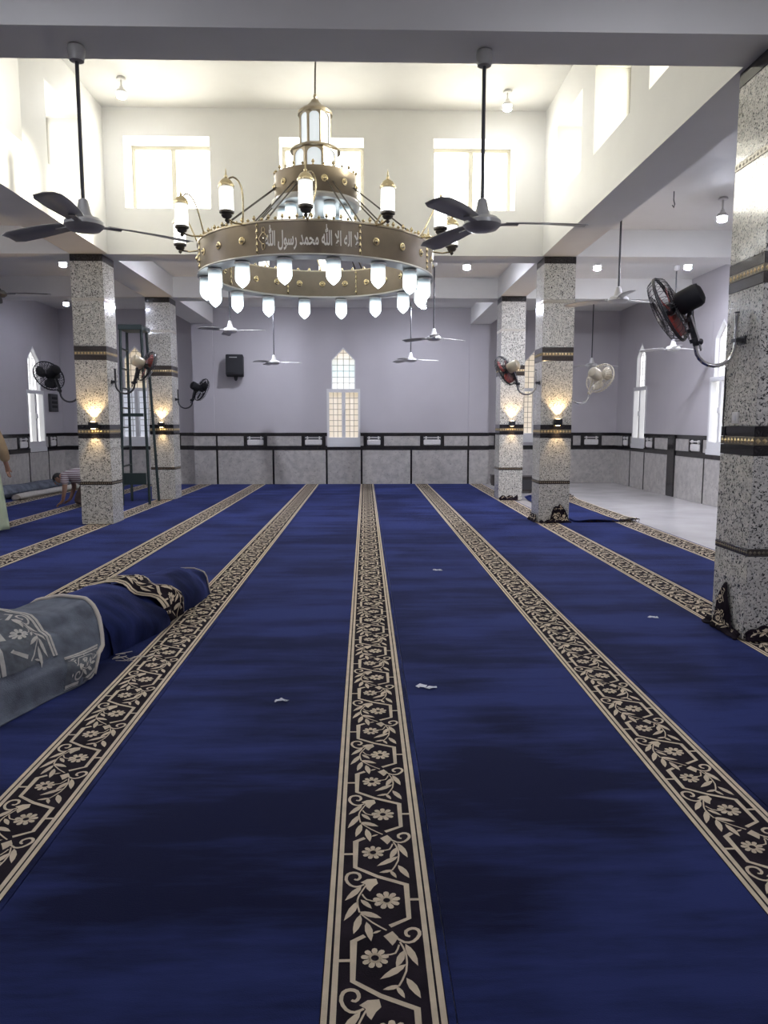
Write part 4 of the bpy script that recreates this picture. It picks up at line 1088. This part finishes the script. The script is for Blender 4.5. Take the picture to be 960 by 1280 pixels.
wall_fan('cream wall fan on the right side of the right sconce pillar', PR1, 11.3, 1.80, 1, 'chrome', 'creamp', 'creamp', 'creamp')
wall_fan('wall fan with pale motor right of the large left pillar, seen past the ladder', PL1, 11.25, 1.94, 1, 'greym', 'greym', 'creamp', 'redblade', dz=.02)
wall_fan('black wall fan on the left side of the large left pillar', PL0, 11.3, 1.82, -1, 'greym', 'blackp', 'blackp', 'blackp')
wall_fan('black wall fan on the right side of the far left pillar', PL1, 14.95, 1.80, 1, 'greym', 'blackp', 'blackp', 'blackp', dz=-.02)
cb = MB(); cb.tube([(PR0 - .012, 5.36, 1.90), (PR0 - .008, 5.36, 1.70), (PR0 - .012, 5.36, 1.52), (PR0 - .008, 5.35, 1.44), (PR0 - .012, 5.33, 1.40)], .005, 6)
tag(cb.obj('cable', 'blackp'), 'thin black cable running down the left face of the nearest right pillar', 'cable')
sw = MB(); sw.bbox(PR0 - .012, PR0, 5.155, 5.235, 1.50, 1.58, .003); o = tag(sw.obj('wall_switch', 'fan_white'), 'small white switch plate on the left face of the nearest right pillar', 'switch')
sw = MB(); sw.bbox(PR0 - .017, PR0 - .012, 5.18, 5.21, 1.52, 1.56, .001); sw.obj('rocker', 'frame', o)
# ------------------------------------------------------------------ loudspeaker and electrical box
sp = thing('loudspeaker', 'black box loudspeaker hung high on the back wall, left of the window', 'loudspeaker', (-3.13, YB - .19, 2.88), R(5))
mx = Matrix.Rotation(R(-9), 4, 'X')
MB().bbox(-.205, .205, -.12, .12, -.25, .25, .018, mx).obj('cabinet', 'blackp', sp)
MB().bbox(-.185, .185, -.132, -.12, -.20, .235, .006, mx).obj('grille', 'blackp', sp)
MB().box(-.12, .06, -.136, -.131, .165, .182, mx).obj('badge', 'silver', sp, 0)
g = MB(); g.tube([(0, .10, -.10), (0, .16, -.12), (0, .185, -.12)], .022, 8); g.lathe([(.018, -.36), (.035, -.33), (.05, -.26), (.05, -.24)], 12, (.02, -.02, 0)); g.obj('bracket', 'blackp', sp)
eb = thing('electrical_box', 'dark grey electrical box on the left wall beside the tall window', 'electrical box', (XL + .004, 18.2, 2.0))
MB().bbox(0, .06, -.21, .21, -.22, .20, .006).obj('case', 'greym', eb)
b = MB()
for k in range(3): b.box(.061, .066, -.15, .15, -.13 + k * .10, -.07 + k * .10)
b.obj('breaker_rows', 'blackp', eb, 0)
# ------------------------------------------------------------------ ladder
la = thing('ladder', 'tall dark green steel A-frame ladder standing between the two left pillars', 'ladder', (-4.2, 14.0, 0))
def lp(x, y, z): return Vector((x + 4.2, y - 14.0, z))
A0, A1 = lp(-4.42, 13.60, .016), lp(-4.385, 13.75, 3.20)
B0, B1 = lp(-4.50, 14.40, .016), lp(-4.42, 14.22, 3.20)
C0, C1 = lp(-3.99, 13.80, .016), lp(-4.03, 13.80, 3.20)
D0, D1 = lp(-3.985, 14.40, .016), lp(-4.06, 14.22, 3.20)
for a, b in ((A0, A1), (B0, B1), (C0, C1), (D0, D1)): MB().tube([a, b], .026, 4).obj('rail', 'ladder', la, 0)
for k in range(1, 9):
    q = k / 9; MB().tube([A0.lerp(A1, q), B0.lerp(B1, q)], .016, 6).obj('rung', 'ladder', la)
def lbar(z, h, dy, name):
    q = z / 3.24; a, c2 = A0.lerp(A1, q), C0.lerp(C1, q)
    MB().box(a.x, c2.x, a.y - .02 + dy, a.y + .02 + dy, z - h / 2, z + h / 2).obj(name, 'ladder', la, 0)
lbar(1.655, .06, 0, 'cross_bar'); lbar(.50, .21, .03, 'foot_board')
x0, x1 = A1.x - .03, C1.x + .03
MB().bbox(x0, x1, A1.y - .04, B1.y + .04, 3.17, 3.26, .006).obj('platform', 'ladder', la, 0)
# ------------------------------------------------------------------ low furniture at the back right
def chest(label, x0, x1, y0, y1, h):
    t = thing('low_chest', label, 'chest', ((x0 + x1) / 2, (y0 + y1) / 2, 0)); hx, hy = (x1 - x0) / 2, (y1 - y0) / 2
    MB().bbox(-hx, hx, -hy, hy, .03, h - .025, .006).obj('body', 'wood', t); MB().bbox(-hx - .015, hx + .015, -hy - .015, hy + .015, h - .025, h, .006).obj('lid', 'wood', t)
    MB().bbox(-hx + .05, hx - .05, -hy - .008, -hy, .08, h - .07, .004).obj('front_panel', 'greym', t)
    f = MB()
    for sx in (-1, 1):
        for sy in (-1, 1): f.box(sx * (hx - .04) - .03, sx * (hx - .04) + .03, sy * (hy - .04) - .03, sy * (hy - .04) + .03, .001, .03)
    f.obj('feet', 'wood', t, 0)
chest('low dark chest on the bare floor between the two right pillars', 3.14, 3.72, 16.0, 16.4, .36)
chest('small dark box standing in for shaded trim at the foot of the back wall', 3.08, 3.30, 17.9, 18.2, .26)  # made-up box in place of dark trim lying in shadow
# ------------------------------------------------------------------ people
def skin_mesh(name, pts, edges, radii, root, m, parent, sub=2):
    me = bpy.data.meshes.new(name); me.from_pydata([tuple(p) for p in pts], edges, [])
    o = bpy.data.objects.new(name, me); COL.objects.link(o)
    o.modifiers.new('skin', 'SKIN').use_smooth_shade = True
    for i, r in enumerate(radii):
        d = me.skin_vertices[0].data[i]; d.radius = r if isinstance(r, tuple) else (r, r); d.use_root = (i == root)
    s = o.modifiers.new('sub', 'SUBSURF'); s.levels = sub; s.render_levels = sub
    bpy.context.view_layer.update()
    out = bpy.data.meshes.new_from_object(o.evaluated_get(bpy.context.evaluated_depsgraph_get()))
    bpy.data.objects.remove(o)
    out.name = name; out.materials.clear(); out.materials.append(M[m])
    return link(name, out, parent)
class Fig:
    def __init__(s): s.p = []; s.e = []; s.r = []
    def add(s, pt, r, prev=None):
        s.p.append(Vector(pt)); s.r.append(r); i = len(s.p) - 1
        if prev is not None: s.e.append((prev, i))
        return i
    def chain(s, pts, prev):
        for pt, r in pts: prev = s.add(pt, r, prev)
        return prev
    def hand(s, wrist, d, side, prev, curl=.5):
        """palm and five separate, slightly curled digits; d: pointing direction, side: towards the thumb"""
        d = Vector(d).normalized(); th = Vector(side).normalized(); n = d.cross(th).normalized(); w = Vector(wrist)
        palm = s.add(w + d * .05, (.036, .018), prev); kn = s.add(w + d * .085, (.038, .015), palm)
        for k, (off, L) in enumerate(((.030, .070), (.010, .078), (-.010, .072), (-.029, .056))):
            b = w + d * .095 + th * off; m1 = b + d * L * .5 + n * L * .12 * curl; m2 = m1 + d * L * .32 + n * L * .38 * curl
            a = s.add(b, .0095, kn); a = s.add(m1, .0085, a); s.add(m2, .0075, a)
        b = w + d * .04 + th * .042; a = s.add(b, .011, palm); a = s.add(b + d * .03 + th * .022 + n * .008, .0095, a); s.add(b + d * .055 + th * .024 + n * .02, .008, a)
def head_parts(t, c, f, up, hairm='hair', cap=None):
    """face features and hair on the head centred at c, looking along f"""
    f = Vector(f).normalized(); up = Vector(up); r = f.cross(up).normalized(); up = r.cross(f).normalized()
    mx = Matrix((r, f, up)).transposed().to_4x4(); mx.translation = Vector(c)
    h = MB(); vs = []; fs = []; nu, nv = 20, 9
    for i in range(nv + 1):
        th = PI * .60 * i / nv
        for k in range(nu):
            q = 2 * PI * k / nu; th2 = th * (1.0 if math.sin(q) < .3 else .62)
            vs.append((.083 * math.sin(th2) * math.cos(q), .100 * math.sin(th2) * math.sin(q) - .008, .112 * math.cos(th2) + .012))
    for i in range(nv):
        for k in range(nu): fs.append((i * nu + k, (i + 1) * nu + k, (i + 1) * nu + (k + 1) % nu, i * nu + (k + 1) % nu))
    h.add(vs, fs, mx); h.obj('hair', hairm, t, 60)
    n = MB(); n.add([(-.012, .083, .02), (.012, .083, .02), (0, .092, .03), (-.017, .088, -.022), (.017, .088, -.022), (0, .116, -.018), (0, .088, -.03)],
                    [(0, 1, 2), (0, 2, 5, 3), (1, 4, 5, 2), (3, 5, 6), (4, 6, 5)], mx)
    for s in (-1, 1): n.ball((s * .080, -.002, -.002), .010, .020, .030, 8, 6, mx)
    n.obj('nose_and_ears', 'skin', t, 60)
    e = MB()
    for s in (-1, 1): e.ball((s * .031, .083, .018), .012, .007, .006, 8, 6, mx); e.box(s * .031 - .016, s * .031 + .016, .084, .091, .034, .040, mx)
    e.obj('eyes_and_brows', 'hair', t, 60)
    m_ = MB(); m_.ball((0, .080, -.052), .024, .010, .006, 10, 6, mx); m_.obj('lips', 'redblade', t, 60)
# standing person cut by the left edge of the picture, seen from behind
p1 = thing('person', 'standing person at the left edge in a tan top and long pale green robe', 'person', (-5.23, 10.3, .012))
F = Fig()
pel = F.add((0, 0, .96), .13); ch_ = F.chain([((0, -.01, 1.18), .12), ((0, 0, 1.38), .13)], pel)
hd = F.chain([((0, .01, 1.50), .055), ((0, .03, 1.57), .07), ((0, .035, 1.645), .085), ((0, .02, 1.71), .07)], ch_)
for s in (-1, 1):
    w = F.chain([((s * .19, 0, 1.41), .055), ((s * .30, -.05, 1.13), .042), ((s * .31, .05, .90), .030)], ch_)
    F.hand((s * .31, .05, .90), (0.0, .25, -1), (0, 1, .1), w)
    F.chain([((s * .10, 0, .90), .085), ((s * .11, .02, .50), .058), ((s * .11, -.01, .12), .042), ((s * .115, .06, .045), .036), ((s * .12, .15, .034), .028)], pel)
skin_mesh('body', F.p, F.e, F.r, pel, 'skin', p1)
head_parts(p1, (0, .035, 1.645), (0, 1, -.1), (0, 0, 1))
rb = sheet(lambda p, q: Vector(((.16 + .14 * p ** .6 + .016 * math.sin(q * 2 * PI * 9 + p) * p) * math.cos(q * 2 * PI), (.125 + .08 * p + .012 * math.sin(q * 2 * PI * 7) * p) * math.sin(q * 2 * PI), 1.06 - 1.02 * p)), 16, 60)
o = rb.obj('robe', 'palegreen', p1, 70); md = o.modifiers.new('thickness', 'SOLIDIFY'); md.thickness = .006
F = Fig(); pel = F.add((0, 0, .90), (.17, .13)); c_ = F.chain([((0, -.01, 1.15), (.165, .125)), ((0, 0, 1.36), (.17, .12))], pel); F.chain([((0, .0, 1.46), .075)], c_)
for s in (-1, 1): F.chain([((s * .19, 0, 1.40), .085), ((s * .31, -.05, 1.13), .075), ((s * .315, .02, .97), .065)], c_)
skin_mesh('tan_top', F.p, F.e, F.r, pel, 'tan', p1)
# person bending to the floor behind the large left pillar
p2 = thing('person', 'kneeling person in a striped shirt bending to the floor behind the large left pillar', 'person', (-5.03, 13.4, .022))
F = Fig()
pel = F.add((.14, 0, .47), .12); ch_ = F.chain([((-.04, 0, .60), .12), ((-.22, 0, .60), .125)], pel)
F.chain([((-.32, 0, .565), .055), ((-.385, 0, .53), .07), ((-.44, 0, .49), .085), ((-.49, 0, .46), .07)], ch_)
for s in (-1, 1):
    w = F.chain([((-.26, s * .17, .56), .055), ((-.26, s * .22, .32), .042), ((-.32, s * .17, .12), .030)], ch_)
    F.hand((-.32, s * .17, .12), (-.55, 0, -.45), (0, -s, 0), w)
    F.chain([((.10, s * .10, .42), .085), ((-.10, s * .12, .085), .062), ((.18, s * .11, .075), .045), ((.30, s * .11, .065), .034), ((.36, s * .11, .045), .026)], pel)
skin_mesh('body', F.p, F.e, F.r, pel, 'skin', p2)
head_parts(p2, (-.44, 0, .49), (-.62, -.25, -.75), (-.78, .1, .62))
F = Fig(); pel = F.add((.12, 0, .45), (.15, .17)); c_ = F.chain([((-.04, 0, .565), (.165, .17)), ((-.22, 0, .57), (.16, .17))], pel); F.chain([((-.30, 0, .575), .085)], c_)
for s in (-1, 1): F.chain([((-.26, s * .18, .555), .08), ((-.265, s * .215, .40), .068)], c_)
skin_mesh('striped_shirt', F.p, F.e, F.r, pel, 'striped', p2)
F = Fig(); pel = F.add((.15, 0, .46), (.14, .16))
for s in (-1, 1): F.chain([((.10, s * .10, .42), .105), ((-.10, s * .12, .098), .080), ((.18, s * .11, .085), .062), ((.27, s * .11, .075), .05)], pel)
skin_mesh('brown_trousers', F.p, F.e, F.r, pel, 'browncloth', p2)
